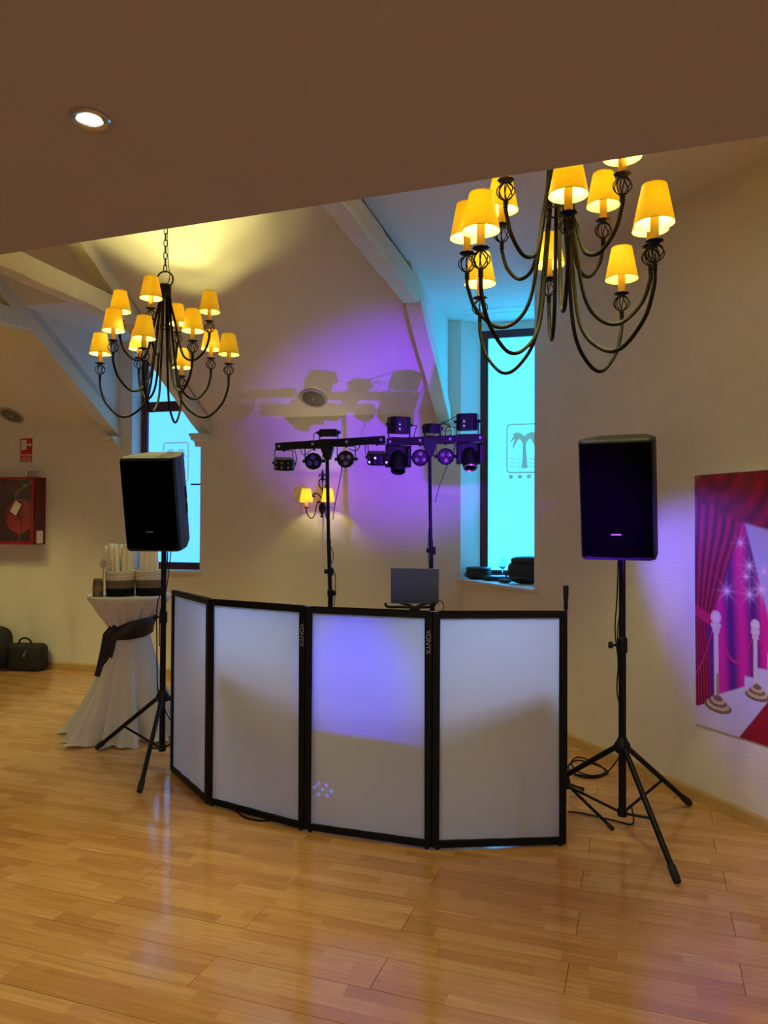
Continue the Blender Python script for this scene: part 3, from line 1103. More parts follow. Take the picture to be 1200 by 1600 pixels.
# ------------------------------------------------------------------ loudspeakers and stands
def speaker(base, yaw, tilt, label):
    g = thing('loudspeaker', base, (tilt, 0, yaw), label, 'loudspeaker', 'loudspeakers on tripod stands')
    H = 0.615
    plan = [(-0.183, -0.155), (-0.165, -0.185), (0.165, -0.185), (0.183, -0.155), (0.183, -0.05), (0.125, 0.15), (-0.125, 0.15), (-0.183, -0.05)]
    MB().prism([(x, y, 0) for x, y in plan], (0, 0, H)).build('cabinet', M['speaker'], g, bevel=0.012)
    # curved grille
    nx = 16
    vs, fs = [], []
    for zz in (0.02, H - 0.02):
        for k in range(nx + 1):
            u = -1 + 2 * k / nx
            vs.append((0.172 * u, -0.187 - 0.022 * (1 - u * u), zz))
    for zz in (0.02, H - 0.02):
        for k in range(nx + 1):
            u = -1 + 2 * k / nx
            vs.append((0.172 * u, -0.17, zz))
    m = nx + 1
    for k in range(nx):
        fs += [(k, k + 1, m + k + 1, m + k), (2 * m + k, 3 * m + k, 3 * m + k + 1, 2 * m + k + 1), (k, 2 * m + k, 2 * m + k + 1, k + 1), (m + k, m + k + 1, 3 * m + k + 1, 3 * m + k)]
    fs += [(0, m, 3 * m, 2 * m), (nx, 2 * m + nx, 3 * m + nx, m + nx)]
    gr = MB().add(vs, fs).build('grille', M['grille'], g, smooth=True)
    MB().box(-0.024, 0.024, -0.2115, -0.207, 0.135, 0.141).build('badge', M['grey'], gr)
    for sx in (-1, 1):
        ang = math.atan2(0.058, 0.2)
        Mh = Matrix.Translation((sx * 0.156, 0.045, 0.31)) @ Matrix.Rotation(sx * ang, 4, 'Z')
        for (za, zb) in ((-0.005, 0.085), (-0.095, -0.02)):
            h = MB().box(-0.006, 0.006, -0.04, 0.045, za - 0.006, zb + 0.006, Mh).build('handle', M['speaker'], g, bevel=0.003)
            MB().box(-0.0075, 0.0075, -0.031, 0.036, za + 0.008, zb - 0.007, Mh).build('hand_recess', M['grille'], h)
    MB().lathe([(0.028, -0.03), (0.028, 0.004), (0.045, 0.006), (0.045, 0.01)], 16, (0, -0.01, 0)).build('pole_socket', M['plastic'], g, smooth=True)
    return g


def tripod(name, base, azs, R, top, label, cat, group, hub=0.44, low=0.09, r1=0.0195, r2=0.0175, collar=0.985):
    g = thing(name, base, (0, 0, 0), label, cat, group)
    MB().cyl((0, 0, low), (0, 0, collar), r1, r1, 16).build('lower_tube', M['blackmetal'], g, smooth=True)
    MB().cyl((0, 0, collar - 0.05), (0, 0, top), r2, r2, 16).build('upper_tube', M['blackmetal'], g, smooth=True)
    cb = MB().lathe([(r1 + 0.001, -0.055), (r1 + 0.007, -0.05), (r1 + 0.007, 0.02), (r2 + 0.002, 0.028)], 16, (0, 0, collar)).build('collar', M['plastic'], g, smooth=True)
    kb = MB()
    kb.cyl((-r1, 0, collar - 0.015), (-r1 - 0.03, -0.006, collar - 0.015), 0.007, 0.007, 8)
    kb.lathe([(0.001, 0), (0.016, 0.0), (0.018, 0.006), (0.018, 0.02), (0.012, 0.024), (0.001, 0.024)], 10, M=Matrix.Translation((-r1 - 0.028, -0.006, collar - 0.015)) @ Matrix.Rotation(-PI / 2, 4, 'Y'))
    kb.build('knob', M['plastic'], cb, smooth=True)
    MB().lathe([(r1 + 0.001, -0.035), (0.036, -0.03), (0.042, -0.01), (0.042, 0.012), (0.03, 0.03), (r1 + 0.001, 0.05)], 16, (0, 0, hub)).build('hub', M['plastic'], g, smooth=True)
    MB().lathe([(0.001, low - 0.012), (0.024, low - 0.012), (0.026, low), (0.026, low + 0.025), (r1, low + 0.03)], 16).build('brace_collar', M['plastic'], g, smooth=True)
    for az in azs:
        dx, dy = math.cos(az), math.sin(az)
        pa, pb = Vector((dx * 0.035, dy * 0.035, hub - 0.008)), Vector((dx * R, dy * R, 0.018))
        leg = MB().tube([pa, pb], [0.0145, 0.0145], 10).build('leg', M['blackmetal'], g, smooth=True)
        d = (pb - pa).normalized()
        e = pb - d * 0.075
        MB().tube([e, e + d * 0.05, e + d * 0.078], [0.0185, 0.0195, 0.017], 10).build('rubber_foot', M['rubber'], leg, smooth=True)
        m = pa + (pb - pa) * 0.56
        MB().tube([Vector((dx * 0.02, dy * 0.02, low + 0.008)), m], 0.0075, 8).build('brace', M['blackmetal'], g, smooth=True)
    return g


SL = Vector((-2.785, 4.525, 0))
SR = Vector((0.148, 4.19, 0))
def az_to(c, p):
    return math.atan2(p[1] - c.y, p[0] - c.x)
a1, a2 = az_to(SL, (-2.577, 3.941)), az_to(SL, (-3.286, 4.623))
tripod('speaker_stand', SL, (a1, a2, a1 + 2.25), 0.60, 1.46, 'black tripod stand beside the white cocktail table', 'speaker stand', 'tripod speaker stands')
b1, b2 = az_to(SR, (0.36, 3.628)), az_to(SR, (0.529, 4.658))
tripod('speaker_stand', SR, (b1, b2, b1 - 2.2), 0.605, 1.46, 'black tripod stand between the booth and the poster wall', 'speaker stand', 'tripod speaker stands')
speaker((SL.x, SL.y, 1.455), math.radians(9), math.radians(12), 'black loudspeaker in front of the blue window')
speaker((SR.x, SR.y, 1.455), math.radians(-9), math.radians(10), 'black loudspeaker in front of the bare right wall')


def cable(name, pts, r, label, group=None, parent=None, per=6):
    o = MB().tube(smooth_path(pts, per), r, 6).build(name, M['black'], parent, parent is not None, True)
    if parent is None:
        tag(o, label, 'cable', group)
    return o


cable('speaker_cable', [at(966, 872, 4.0), at(964, 935, 3.97), at(961, 985, 3.95), at(966, 1035, 3.95), at(964, 1080, 3.96), at(973, 1120, 3.97), at(976, 1160, 3.95), at(972, 1172, 3.93)], 0.004, 'thin black cable looping down the pole of the right stand')
cable('speaker_cable', [at(972, 872, 3.98), at(971, 940, 3.95), at(965, 985, 3.93), at(967, 1040, 3.93), at(972, 1090, 3.93), at(974, 1130, 3.94)], 0.0035, 'second thin black cable close to the pole of the right stand')
cable('speaker_cable', [at(262, 862, 5.12), at(259, 900, 5.1), at(246, 945, 5.0), at(245, 1000, 5.0), at(247, 1080, 5.0), at(258, 1110, 5.05), at(266, 1125, 5.1)], 0.004, 'thin black cable hanging down the pole of the left stand')
cable('speaker_cable', [at(267, 862, 5.14), at(265, 880, 5.12), at(260, 920, 5.1), at(250, 960, 5.02), at(249, 1010, 5.01)], 0.0035, 'second thin black cable below the left loudspeaker')
fl = lambda x, y, z=0.006: onz(x, y, z)
cable('floor_cable', [fl(968, 1182, 0.12), fl(950, 1205, 0.02), fl(925, 1212), fl(900, 1203), fl(893, 1190), fl(905, 1183), fl(930, 1192), fl(945, 1203), fl(940, 1213), fl(915, 1215), fl(893, 1207), fl(888, 1196), fl(903, 1188), fl(935, 1196), fl(950, 1207), fl(930, 1214), fl(896, 1209)], 0.0045, 'coiled black cable on the floor by the right wall')
cable('floor_cable', [fl(987, 1262, 0.09), fl(990, 1280, 0.02), fl(985, 1288), fl(960, 1282), fl(930, 1275), fl(905, 1270), fl(888, 1268)], 0.0045, 'black cable trailing from the right stand towards the booth')
cable('floor_cable', [fl(300, 1205), fl(345, 1240), fl(375, 1272), fl(398, 1281), fl(425, 1281), fl(450, 1270)], 0.005, 'black cable poking out under the booth front')

# ------------------------------------------------------------------ table behind the booth, laptop, microphone stand
tb = thing('booth_table', (-1.165, 4.55, 0), (0, 0, 0), 'black folding table behind the white booth screen', 'table')
MB().box(-0.885, 0.885, -0.50, 0.32, 0.87, 0.90).build('table_top', M['plastic'], tb, bevel=0.006)
for sx in (-1, 1):
    for sy in (-1, 1):
        MB().cyl((sx * 0.80, sy * 0.33 - 0.09, 0), (sx * 0.78, sy * 0.32 - 0.09, 0.872), 0.016, 0.016, 10).build('leg', M['blackmetal'], tb, smooth=True)
LPD = 4.78
lp = at(648, 944, LPD)
ls = thing('laptop_stand', (lp.x, lp.y, 0.90), (0, 0, math.radians(14)), 'black laptop stand with spread arms behind the booth', 'stand')
hz = lp.z - 0.90
MB().box(-0.10, 0.10, -0.06, 0.14, 0.0, 0.012).build('base', M['plastic'], ls, bevel=0.004)
MB().box(-0.032, 0.032, -0.012, 0.02, 0.012, hz - 0.012).build('column', M['plastic'], ls, bevel=0.004)
for pts in (((-0.02, 0, hz - 0.02), (-0.1, -0.02, hz - 0.016), (-0.17, -0.05, hz - 0.012), (-0.185, -0.05, hz + 0.012)), ((0.02, 0, hz - 0.02), (0.08, -0.012, hz - 0.016), (0.12, -0.02, hz - 0.008), (0.125, -0.02, hz + 0.014)),
            ((-0.02, 0.02, hz - 0.014), (-0.12, 0.22, hz - 0.008)), ((0.02, 0.02, hz - 0.014), (0.12, 0.22, hz - 0.008))):
    MB().tube(smooth_path(pts, 4), 0.0085, 8).build('arm', M['plastic'], ls, smooth=True)
lt = thing('laptop', (lp.x, lp.y, lp.z + 0.003), (0, 0, math.radians(14)), 'open grey laptop seen from behind on its stand', 'laptop')
LWd, LHt = 0.303, 0.22
MB().box(-LWd / 2, LWd / 2, 0.0, 0.21, 0.0, 0.011).build('keyboard_base', M['alu'], lt, bevel=0.004)
Ml = Matrix.Translation((0, 0.0, 0.008)) @ Matrix.Rotation(math.radians(9), 4, 'X')
lid = MB().box(-LWd / 2, LWd / 2, -0.003, 0.003, 0, LHt, Ml).build('lid', M['alu'], lt, bevel=0.0025)
MB().box(-LWd / 2 + 0.006, LWd / 2 - 0.006, 0.003, 0.0036, 0.008, LHt - 0.006, Ml).build('display', M['grille'], lid)
cable('laptop_cable', [at(686, 938, 4.8), at(691, 941, 4.82), at(693, 948, 4.82), at(690, 956, 4.8), at(686, 962, 4.78)], 0.003, 'short black cable looping beside the laptop')

ms = thing('microphone_stand', (-0.15, 4.46, 0), (0, 0, 0), 'slim black tripod stand behind the right end of the booth', 'stand')
MB().cyl((0, 0, 0.12), (0, 0, 1.125), 0.009, 0.009, 10).build('pole', M['blackmetal'], ms, smooth=True)
MB().lathe([(0.009, 1.12), (0.013, 1.125), (0.011, 1.16), (0.015, 1.20), (0.016, 1.25), (0.013, 1.256), (0.001, 1.257)], 12).build('grip', M['plastic'], ms, smooth=True)
MB().lathe([(0.009, 0.10), (0.024, 0.105), (0.026, 0.15), (0.018, 0.17), (0.009, 0.18)], 12).build('hub', M['plastic'], ms, smooth=True)
for f in ((0.098, 4.177), (-0.081 + 0.02, 4.75), (-0.47, 4.46)):
    pb = Vector((f[0] + 0.15, f[1] - 4.46, 0.011))
    pa = pb.normalized() * 0.02 + Vector((0, 0, 0.125))
    leg = MB().tube([pa, pb], 0.0085, 8).build('leg', M['blackmetal'], ms, smooth=True)
    d = (pb - pa).normalized()
    MB().tube([pb - d * 0.03, pb + d * 0.004], 0.011, 8).build('rubber_foot', M['rubber'], leg, smooth=True)

# ------------------------------------------------------------------ light bars
LD = 5.32


def light_stand(pole_px, pole_py, ends, label, dl0, dl1, knobs):
    p = at(pole_px, pole_py, LD)
    e0, e1 = at(*ends[0], dl0), at(*ends[1], dl1)
    g = thing('light_stand', (p.x, p.y, 0), (0, 0, 0), label, 'light stand', 'T-bar light stands behind the booth')
    ax = (e1 - e0).normalized()
    top = e0 + ax * ((p - e0).dot(ax))
    az0 = random.uniform(0, 2)
    t_l = Vector((top.x - p.x, top.y - p.y, top.z))
    MB().cyl((0, 0, 0.1), (0, 0, 1.12), 0.0175, 0.0175, 14).build('lower_tube', M['blackmetal'], g, smooth=True)
    MB().cyl((0, 0, 1.08), (t_l.x * 0.5, t_l.y * 0.5, 1.5), 0.0145, 0.0145, 14).build('middle_tube', M['blackmetal'], g, smooth=True)
    MB().cyl((t_l.x * 0.5, t_l.y * 0.5, 1.45), (t_l.x, t_l.y, t_l.z - 0.02), 0.0125, 0.0125, 14).build('upper_tube', M['blackmetal'], g, smooth=True)
    for (z, sd) in knobs:
        c = MB().lathe([(0.0145, -0.03), (0.022, -0.026), (0.022, 0.02), (0.0145, 0.028)], 14, (0, 0, z)).build('collar', M['plastic'], g, smooth=True)
        MB().lathe([(0.001, 0), (0.015, 0), (0.017, 0.006), (0.017, 0.018), (0.001, 0.022)], 10, M=Matrix.Translation((sd * 0.022, -0.005, z)) @ Matrix.Rotation(sd * PI / 2, 4, 'Y')).build('knob', M['plastic'], c, smooth=True)
    for k in range(3):
        a = az0 + k * 2 * PI / 3
        leg = MB().tube([(0.03 * math.cos(a), 0.03 * math.sin(a), 0.42), (0.5 * math.cos(a), 0.5 * math.sin(a), 0.012)], 0.011, 8).build('leg', M['blackmetal'], g, smooth=True)
        MB().tube([(0.014 * math.cos(a), 0.014 * math.sin(a), 0.11), (0.28 * math.cos(a), 0.28 * math.sin(a), 0.205)], 0.006, 6).build('brace', M['blackmetal'], g, smooth=True)
    up = Vector((0, 0, 1))
    nb = ax.cross(up).normalized()           # towards the viewer side
    upb = nb.cross(ax).normalized()
    if nb.y > 0:
        nb = -nb
    if upb.z < 0:
        upb = -upb
    Lb = (e1 - e0).length
    Mb = basis(e0, ax, -nb, upb)             # x along the bar, y away from the viewer
    bar = MB().box(0, Lb, -0.02, 0.02, -0.026, 0.026, Mb).build('crossbar', M['black'], g, True, False, 0.003)
    nbolt = 4
    for k in range(nbolt):
        u = Lb * (0.035 + 0.93 * k / (nbolt - 1)) if k in (0, nbolt - 1) else Lb * (0.035 + 0.93 * k / (nbolt - 1))
        MB().lathe([(0.001, 0), (0.010, 0), (0.010, 0.003), (0.001, 0.0035)], 12, M=Mb @ Matrix.Translation((u, -0.0195, 0.0)) @ Matrix.Rotation(PI / 2, 4, 'X')).build('bolt', M['grey'], bar, True, True)
    sk = MB()
    xt = (top - e0).dot(ax)
    sk.add([Mb @ Vector(v) for v in ((xt - 0.05, -0.024, 0.012), (xt + 0.05, -0.024, 0.012), (xt + 0.05, 0.024, 0.012), (xt - 0.05, 0.024, 0.012), (xt - 0.045, -0.024, -0.035), (xt + 0.045, -0.024, -0.035), (xt + 0.045, 0.024, -0.035), (xt - 0.045, 0.024, -0.035), (xt - 0.02, -0.02, -0.115), (xt + 0.02, -0.02, -0.115), (xt + 0.02, 0.02, -0.115), (xt - 0.02, 0.02, -0.115))],
           [(0, 1, 2, 3), (11, 10, 9, 8)] + [(a + k, a + (k + 1) % 4, a + 4 + (k + 1) % 4, a + 4 + k) for a in (0, 4) for k in range(4)])
    sk.build('bracket', M['plastic'], g, True, False, 0.003)
    return g, Mb, Lb


g1, MB1, LB1 = light_stand(517, 800, ((431, 698), (602, 687)), 'black T-bar light stand in front of the wall sconce', 5.36, 5.26, ((1.12, 1), (1.27, -1)))
g2, MB2, LB2 = light_stand(676, 800, ((604, 691), (755, 684)), 'black T-bar light stand behind the laptop', 5.30, 5.30, ((1.42, -1),))


def yoke(mb, w, h, t=0.004, d=0.022):
    """U bracket hanging from z=0; body pivots at z=-h"""
    mb.box(-w / 2, w / 2, -d / 2, d / 2, -t, 0)
    for s in (-1, 1):
        mb.box(s * w / 2 - t / 2, s * w / 2 + t / 2, -d / 2, d / 2, -h - 0.012, 0)
    mb.cyl((0, 0, -0.012), (0, 0, 0.012), 0.007, 0.007, 8)


def fixture(name, Mb, u, label, cat, group, yaw=0.0, zoff=-0.027):
    p = Mb @ Vector((u, 0, zoff))
    ax = (Mb.to_3x3() @ Vector((1, 0, 0)))
    rz = math.atan2(ax.y, ax.x)
    return thing(name, p, (0, 0, rz + yaw), label, cat, group)


def par_light(Mb, u, label, lens, tilt=0.15, lit=False, yaw=0.0):
    g = fixture('par_light', Mb, u, label, 'stage light', 'small round stage lights', yaw)
    y = MB()
    yoke(y, 0.128, 0.085)
    y.build('yoke', M['black'], g, bevel=0.001)
    Mt = Matrix.Translation((0, 0, -0.092)) @ Matrix.Rotation(PI / 2 + tilt, 4, 'X')
    body = MB()
    body.lathe([(0.001, -0.05), (0.035, -0.048), (0.052, -0.03), (0.060, 0.0), (0.060, 0.038), (0.054, 0.040), (0.052, 0.030), (0.001, 0.030)], 12, M=Mt)
    bo = body.build('housing', M['plastic'], g, smooth=False, bevel=0.002)
    for s in (-1, 1):
        MB().cyl((s * 0.056, 0, -0.092), (s * 0.08, 0, -0.092), 0.010, 0.012, 10).build('knob', M['plastic'], bo, smooth=True)
    for k in range(3):
        a = 2 * PI * k / 3 + lens
        c = (0.027 * math.cos(a), 0.027 * math.sin(a))
        MB().lathe([(0.017, 0.03), (0.0175, 0.036), (0.014, 0.039), (0.008, 0.041), (0.001, 0.0415)], 16, M=Mt @ Matrix.Translation((c[0], c[1], 0.0))).build('lens', M['led_dim'] if lit else M['led'], bo, smooth=True)
    return g


def derby_light(Mb, u, label, tilt=0.1, yaw=0.0, bright=False):
    g = fixture('derby_light', Mb, u, label, 'stage light', 'wedge shaped effect lights', yaw)
    y = MB()
    yoke(y, 0.126, 0.085)
    y.build('yoke', M['black'], g, bevel=0.001)
    Mt = Matrix.Translation((0, 0, -0.098)) @ Matrix.Rotation(tilt, 4, 'X')
    # body: flat back, bowed front
    plan = [(-0.058, 0.07), (0.058, 0.07)] + [(0.072 * math.cos(a) , -0.03 - 0.055 * math.sin(a)) for a in [PI * k / 8 for k in range(9)]]
    bo = MB().prism([Mt @ Vector((x, yy, -0.04)) for x, yy in plan], (Mt.to_3x3() @ Vector((0, 0, 0.08)))).build('housing', M['plastic'], g, bevel=0.004)
    for row, zz in enumerate((-0.018, 0.014)):
        for k in range(4):
            a = PI * (0.2 + 0.2 * k)
            MB().ball(Mt @ Vector((0.072 * math.cos(a), -0.03 - 0.055 * math.sin(a), zz)), 0.0085, 10, 6).build('lens', M['led_uv'] if (bright and (k + row) % 3 == 0) else (M['led_dim'] if bright else M['led']), bo, smooth=True)
    for s in (-1, 1):
        MB().cyl((s * 0.055, 0, -0.092), (s * 0.08, 0, -0.092), 0.010, 0.012, 10).build('knob', M['plastic'], bo, smooth=True)
    return g


def moving_head(Mb, u, label, glint):
    g = fixture('moving_head', Mb, u, label, 'stage light', 'moving heads under the right bar')
    MB().box(-0.09, 0.09, 0.0, 0.07, -0.15, 0.0).build('base', M['plastic'], g, bevel=0.006)
    for s in (-1, 1):
        MB().add([(s * 0.09, -0.045, -0.02), (s * 0.09, 0.045, -0.02), (s * 0.09, 0.04, -0.14), (s * 0.09, 0.0, -0.155), (s * 0.09, -0.04, -0.14),
                  (s * 0.062, -0.045, -0.02), (s * 0.062, 0.045, -0.02), (s * 0.062, 0.04, -0.14), (s * 0.062, 0.0, -0.155), (s * 0.062, -0.04, -0.14)],
                 [(0, 1, 2, 3, 4), (9, 8, 7, 6, 5)] + [(k, (k + 1) % 5, 5 + (k + 1) % 5, 5 + k) for k in range(5)]).build('yoke_arm', M['plastic'], g, bevel=0.005)
    Mt = Matrix.Translation((0, 0, -0.115)) @ Matrix.Rotation(PI / 2 + 1.15, 4, 'X')
    hd = MB().lathe([(0.001, -0.075), (0.04, -0.07), (0.054, -0.04), (0.056, 0.03), (0.050, 0.072), (0.043, 0.075), (0.040, 0.062), (0.001, 0.062)], 20, M=Mt).build('head', M['plastic'], g, smooth=True)
    MB().lathe([(0.041, 0.070), (0.047, 0.079), (0.052, 0.072)], 20, M=Mt, close=False).build('lens_ring', M['chrome'] if glint else M['plastic'], hd, smooth=True)
    MB().lathe([(0.039, 0.062), (0.03, 0.07), (0.001, 0.074)], 20, M=Mt).build('lens', M['grille'], hd, smooth=True)
    return g


def box_effect(Mb, u, w, h, d, label, leds, yaw=0.0, lift=0.03, name='effect_box'):
    g = fixture(name, Mb, u, label, 'stage light', 'box effects on the bars', yaw, 0.026)
    pl = [(-w / 2, d / 2), (w / 2, d / 2), (w / 2, -d * 0.3), (w * 0.3, -d / 2), (-w * 0.3, -d / 2), (-w / 2, -d * 0.3)]
    Mt = Matrix.Translation((0, 0, lift)) @ Matrix.Rotation(0.06, 4, 'X')
    bo = MB().prism([Mt @ Vector((x, y, 0)) for x, y in pl], Mt.to_3x3() @ Vector((0, 0, h))).build('housing', M['plastic'], g, bevel=0.005)
    yk = MB()
    for s in (-1, 1):
        yk.box(s * (w / 2 + 0.004) - 0.002, s * (w / 2 + 0.004) + 0.002, -0.011, 0.011, 0.0, lift + h * 0.6)
        yk.cyl((s * w / 2, 0, lift + h * 0.55), (s * (w / 2 + 0.022), 0, lift + h * 0.55), 0.010, 0.012, 10)
    yk.box(-w / 2 - 0.006, w / 2 + 0.006, -0.011, 0.011, 0.0, 0.004)
    yk.build('yoke', M['black'], g)
    if leds:
        st = MB().box(-w * 0.1 - 0.012, -w * 0.1 + 0.012, -d / 2 - 0.002, -d / 2, h * 0.06, h * 0.72, Mt).build('led_strip', M['led_dim'], bo)
        for zz in (0.25, 0.52):
            MB().ball(Mt @ Vector((-w * 0.1, -d / 2 - 0.002, h * zz)), 0.005, 8, 6).build('led', M['led_uv'], st, smooth=True)
    return g


def u_of(Mb, px, py=690, d=5.3):
    return (Mb.inverted() @ at(px, py, d)).x


derby_light(MB1, u_of(MB1, 440), 'wedge effect light at the free left end of the left bar', 0.2, 0.35)
par_light(MB1, u_of(MB1, 489), 'round three-lens stage light left of the left bar pole', PI / 2, 0.1, True)
par_light(MB1, u_of(MB1, 541), 'round three-lens stage light right of the left bar pole', -PI / 2, 0.1)
derby_light(MB1, u_of(MB1, 590), 'wedge effect light with lit violet dots at the right end of the left bar', 0.25, 0.25, True)
box_effect(MB1, u_of(MB1, 513), 0.125, 0.05, 0.10, 'small flat black box on top of the left bar', False, 0.0, 0.022, 'control_box')
moving_head(MB2, u_of(MB2, 622), 'black moving head at the left end of the right bar', False)
moving_head(MB2, u_of(MB2, 734), 'black moving head with a bright ring beside the cyan window', True)
par_light(MB2, u_of(MB2, 656), 'round three-lens stage light left of the right bar pole', PI / 2, 0.1)
par_light(MB2, u_of(MB2, 696), 'round three-lens stage light right of the right bar pole', -PI / 2, 0.1)
box_effect(MB2, u_of(MB2, 624), 0.145, 0.115, 0.13, 'black effect box with lit violet strip at the left end of the right bar', True, 0.25)
box_effect(MB2, u_of(MB2, 676), 0.11, 0.065, 0.11, 'small black laser box in the middle of the right bar', False, 0.35, 0.022, 'laser_box')
box_effect(MB2, u_of(MB2, 731), 0.145, 0.115, 0.13, 'black effect box with lit violet strip next to the cyan window', True, -0.25)


def bcable(pts, label, r=0.003):
    return cable('light_cable', [at(x, y, d) for x, y, d in pts], r, label, 'cables of the light bars')


bcable([(502, 684, 5.3), (496, 677, 5.28), (491, 678, 5.27), (490, 690, 5.27)], 'short black cable curling left of the flat box')
bcable([(460, 701, 5.26), (463, 715, 5.25), (461, 728, 5.25), (456, 731, 5.26), (451, 727, 5.28)], 'black cable looping from the left wedge light')
bcable([(470, 700, 5.26), (471, 707, 5.25), (475, 711, 5.25), (480, 708, 5.25), (487, 703, 5.25), (494, 704, 5.25)], 'black cable looping over the left round light')
bcable([(562, 694, 5.24), (561, 700, 5.23), (556, 704, 5.23), (549, 703, 5.24), (545, 700, 5.24)], 'black cable looping over the right round light of the left bar')
bcable([(571, 693, 5.22), (571, 705, 5.22), (575, 713, 5.22), (580, 714, 5.23)], 'black cable feeding the lit wedge light')
bcable([(534, 724, 5.27), (533, 740, 5.3), (529, 760, 5.33), (524, 785, 5.34), (520, 812, 5.33)], 'long black cable running down to the left pole')
bcable([(514, 833, 5.3), (512, 845, 5.29), (520, 862, 5.28), (520, 875, 5.28), (516, 885, 5.28), (523, 895, 5.28), (524, 915, 5.28), (522, 947, 5.28)], 'black cable wound about the left pole')
bcable([(641, 666, 5.24), (650, 665, 5.23), (649, 673, 5.23), (647, 680, 5.23), (648, 684, 5.23)], 'black cable behind the left effect box')
bcable([(686, 664, 5.25), (700, 657, 5.25), (715, 650, 5.26), (727, 651, 5.28)], 'black cable arching from the laser box to the right effect box')
bcable([(690, 660, 5.25), (700, 664, 5.24), (709, 668, 5.24), (718, 666, 5.26)], 'lower black cable between laser box and right effect box')
bcable([(696, 681, 5.25), (697, 670, 5.24), (703, 667, 5.24), (706, 675, 5.24), (703, 682, 5.25)], 'small black cable loop above the right bar')
bcable([(713, 694, 5.25), (705, 710, 5.26), (700, 725, 5.28), (692, 745, 5.3), (685, 765, 5.31), (680, 785, 5.32)], 'long black cable slanting down to the right pole')
bcable([(673, 728, 5.32), (672, 760, 5.29), (673, 800, 5.28), (670, 830, 5.28), (669, 860, 5.28), (671, 890, 5.28)], 'thin black cable hanging along the right pole')

# ------------------------------------------------------------------ wall sconce
sconce_light = bulb_light.copy()
sconce_light.name = 'sconce_light'
sconce_light.energy = BULB_W * 0.42
sc0 = ony(505, 795, BACK)
sx0, sz0 = sc0.x, sc0.z
sconce = thing('wall_sconce', (sx0, BACK, sz0), (0, 0, 0), 'wrought iron wall sconce with two yellow shades behind the left bar pole', 'wall lamp')
K = 0.0063
bp_ = MB()
bp_.lathe([(0.001, -0.10), (0.014, -0.095), (0.02, -0.085), (0.012, -0.075), (0.012, -0.06), (0.026, -0.03), (0.03, 0.0), (0.022, 0.03), (0.012, 0.045), (0.016, 0.06), (0.01, 0.075), (0.006, 0.085), (0.001, 0.086)], 14, (0, -0.035, 0.01))
bp_.cyl((0, -0.035, 0.0), (0, 0, 0.0), 0.02, 0.03, 12)
bp_.build('body', M['iron'], sconce, smooth=True)
st = MB()
st.tube([(0, -0.03, 0.08), (0, -0.02, 0.20)], 0.006, 8)
heart = [(0, 0.19), (-0.028, 0.215), (-0.04, 0.25), (-0.032, 0.285), (-0.012, 0.292), (-0.002, 0.275), (0, 0.262)]
for s in (-1, 1):
    st.tube(smooth_path([(s * x, -0.02, z) for x, z in heart], 5), 0.005, 6)
st.tube([(0, -0.02, 0.19), (0, -0.02, 0.30)], 0.004, 6)
st.lathe([(0.001, 0.0), (0.016, 0.01), (0.008, 0.022), (0.014, 0.03), (0.006, 0.042), (0.011, 0.062), (0.006, 0.082), (0.001, 0.108)], 10, (0, -0.02, 0.29))
for s in (-1, 1):
    st.tube(smooth_path([(0, -0.02, 0.318), (s * 0.018, -0.02, 0.338), (s * 0.034, -0.02, 0.335), (s * 0.032, -0.02, 0.322)], 5), 0.005, 6)
st.build('finial', M['iron'], sconce, smooth=True)
sl = MB()
for (sg, ex, ez, z0) in ((-1, 0.085, 0.05, 0.10), (-1, 0.035, 0.02, 0.05), (1, 0.06, 0.04, 0.10)):
    sl.tube(smooth_path([(0, -0.035, z0), (sg * ex * 0.45, -0.045, z0 + ez * 0.9), (sg * ex * 0.9, -0.05, z0 + ez), (sg * ex * 1.08, -0.05, z0 + ez * 0.55), (sg * ex * 0.92, -0.05, z0 + ez * 0.35), (sg * ex * 0.78, -0.05, z0 + ez * 0.55)], 5), 0.0065, 6)
sl.build('scroll', M['iron'], sconce, smooth=True)
for s in (-1, 1):
    ca, sa = s * 0.112, -0.175
    L = math.hypot(ca, sa)
    ang = math.atan2(sa, ca)
    arm = MB().tube(smooth_path([(0.02, 0, 0.06), (0.045, 0, 0.068), (0.075, 0, 0.05), (0.09, 0, 0.0), (0.105, 0, -0.06), (0.14, 0, -0.095), (0.18, 0, -0.075), (L, 0, -0.02), (L, 0, 0.005)], 5), 0.0055, 8).build('arm', M['iron'], sconce, smooth=True)
    MB().lathe([(0.001, -0.002), (0.014, 0.0), (0.032, 0.009), (0.034, 0.011), (0.014, 0.004), (0.001, 0.004)], 16, (L, 0, 0)).build('drip_cup', M['iron'], arm, smooth=True)
    MB().lathe([(0.0165, 0.004), (0.0165, 0.09), (0.01, 0.095), (0.001, 0.096)], 14, (L, 0, 0)).build('candle_sleeve', M['candle'], arm, smooth=True)
    n = 28
    vs, fs = [], []
    for (r, z) in ((0.068, 0.063), (0.043, 0.195), (0.042, 0.195), (0.0668, 0.063)):
        for k in range(n):
            a = 2 * PI * k / n
            vs.append((L + r * math.cos(a), r * math.sin(a), z))
    for i in range(4):
        j = (i + 1) % 4
        for k in range(n):
            l = (k + 1) % n
            fs.append((i * n + k, i * n + l, j * n + l, j * n + k))
    MB().add(vs, fs).build('lamp_shade', M['shade'], arm, smooth=True)
    l = bpy.data.objects.new('bulb_light', sconce_light)
    C.objects.link(l)
    l.parent = arm
    l.location = (L, 0, 0.13)
    arm.rotation_euler = (0, 0, ang)

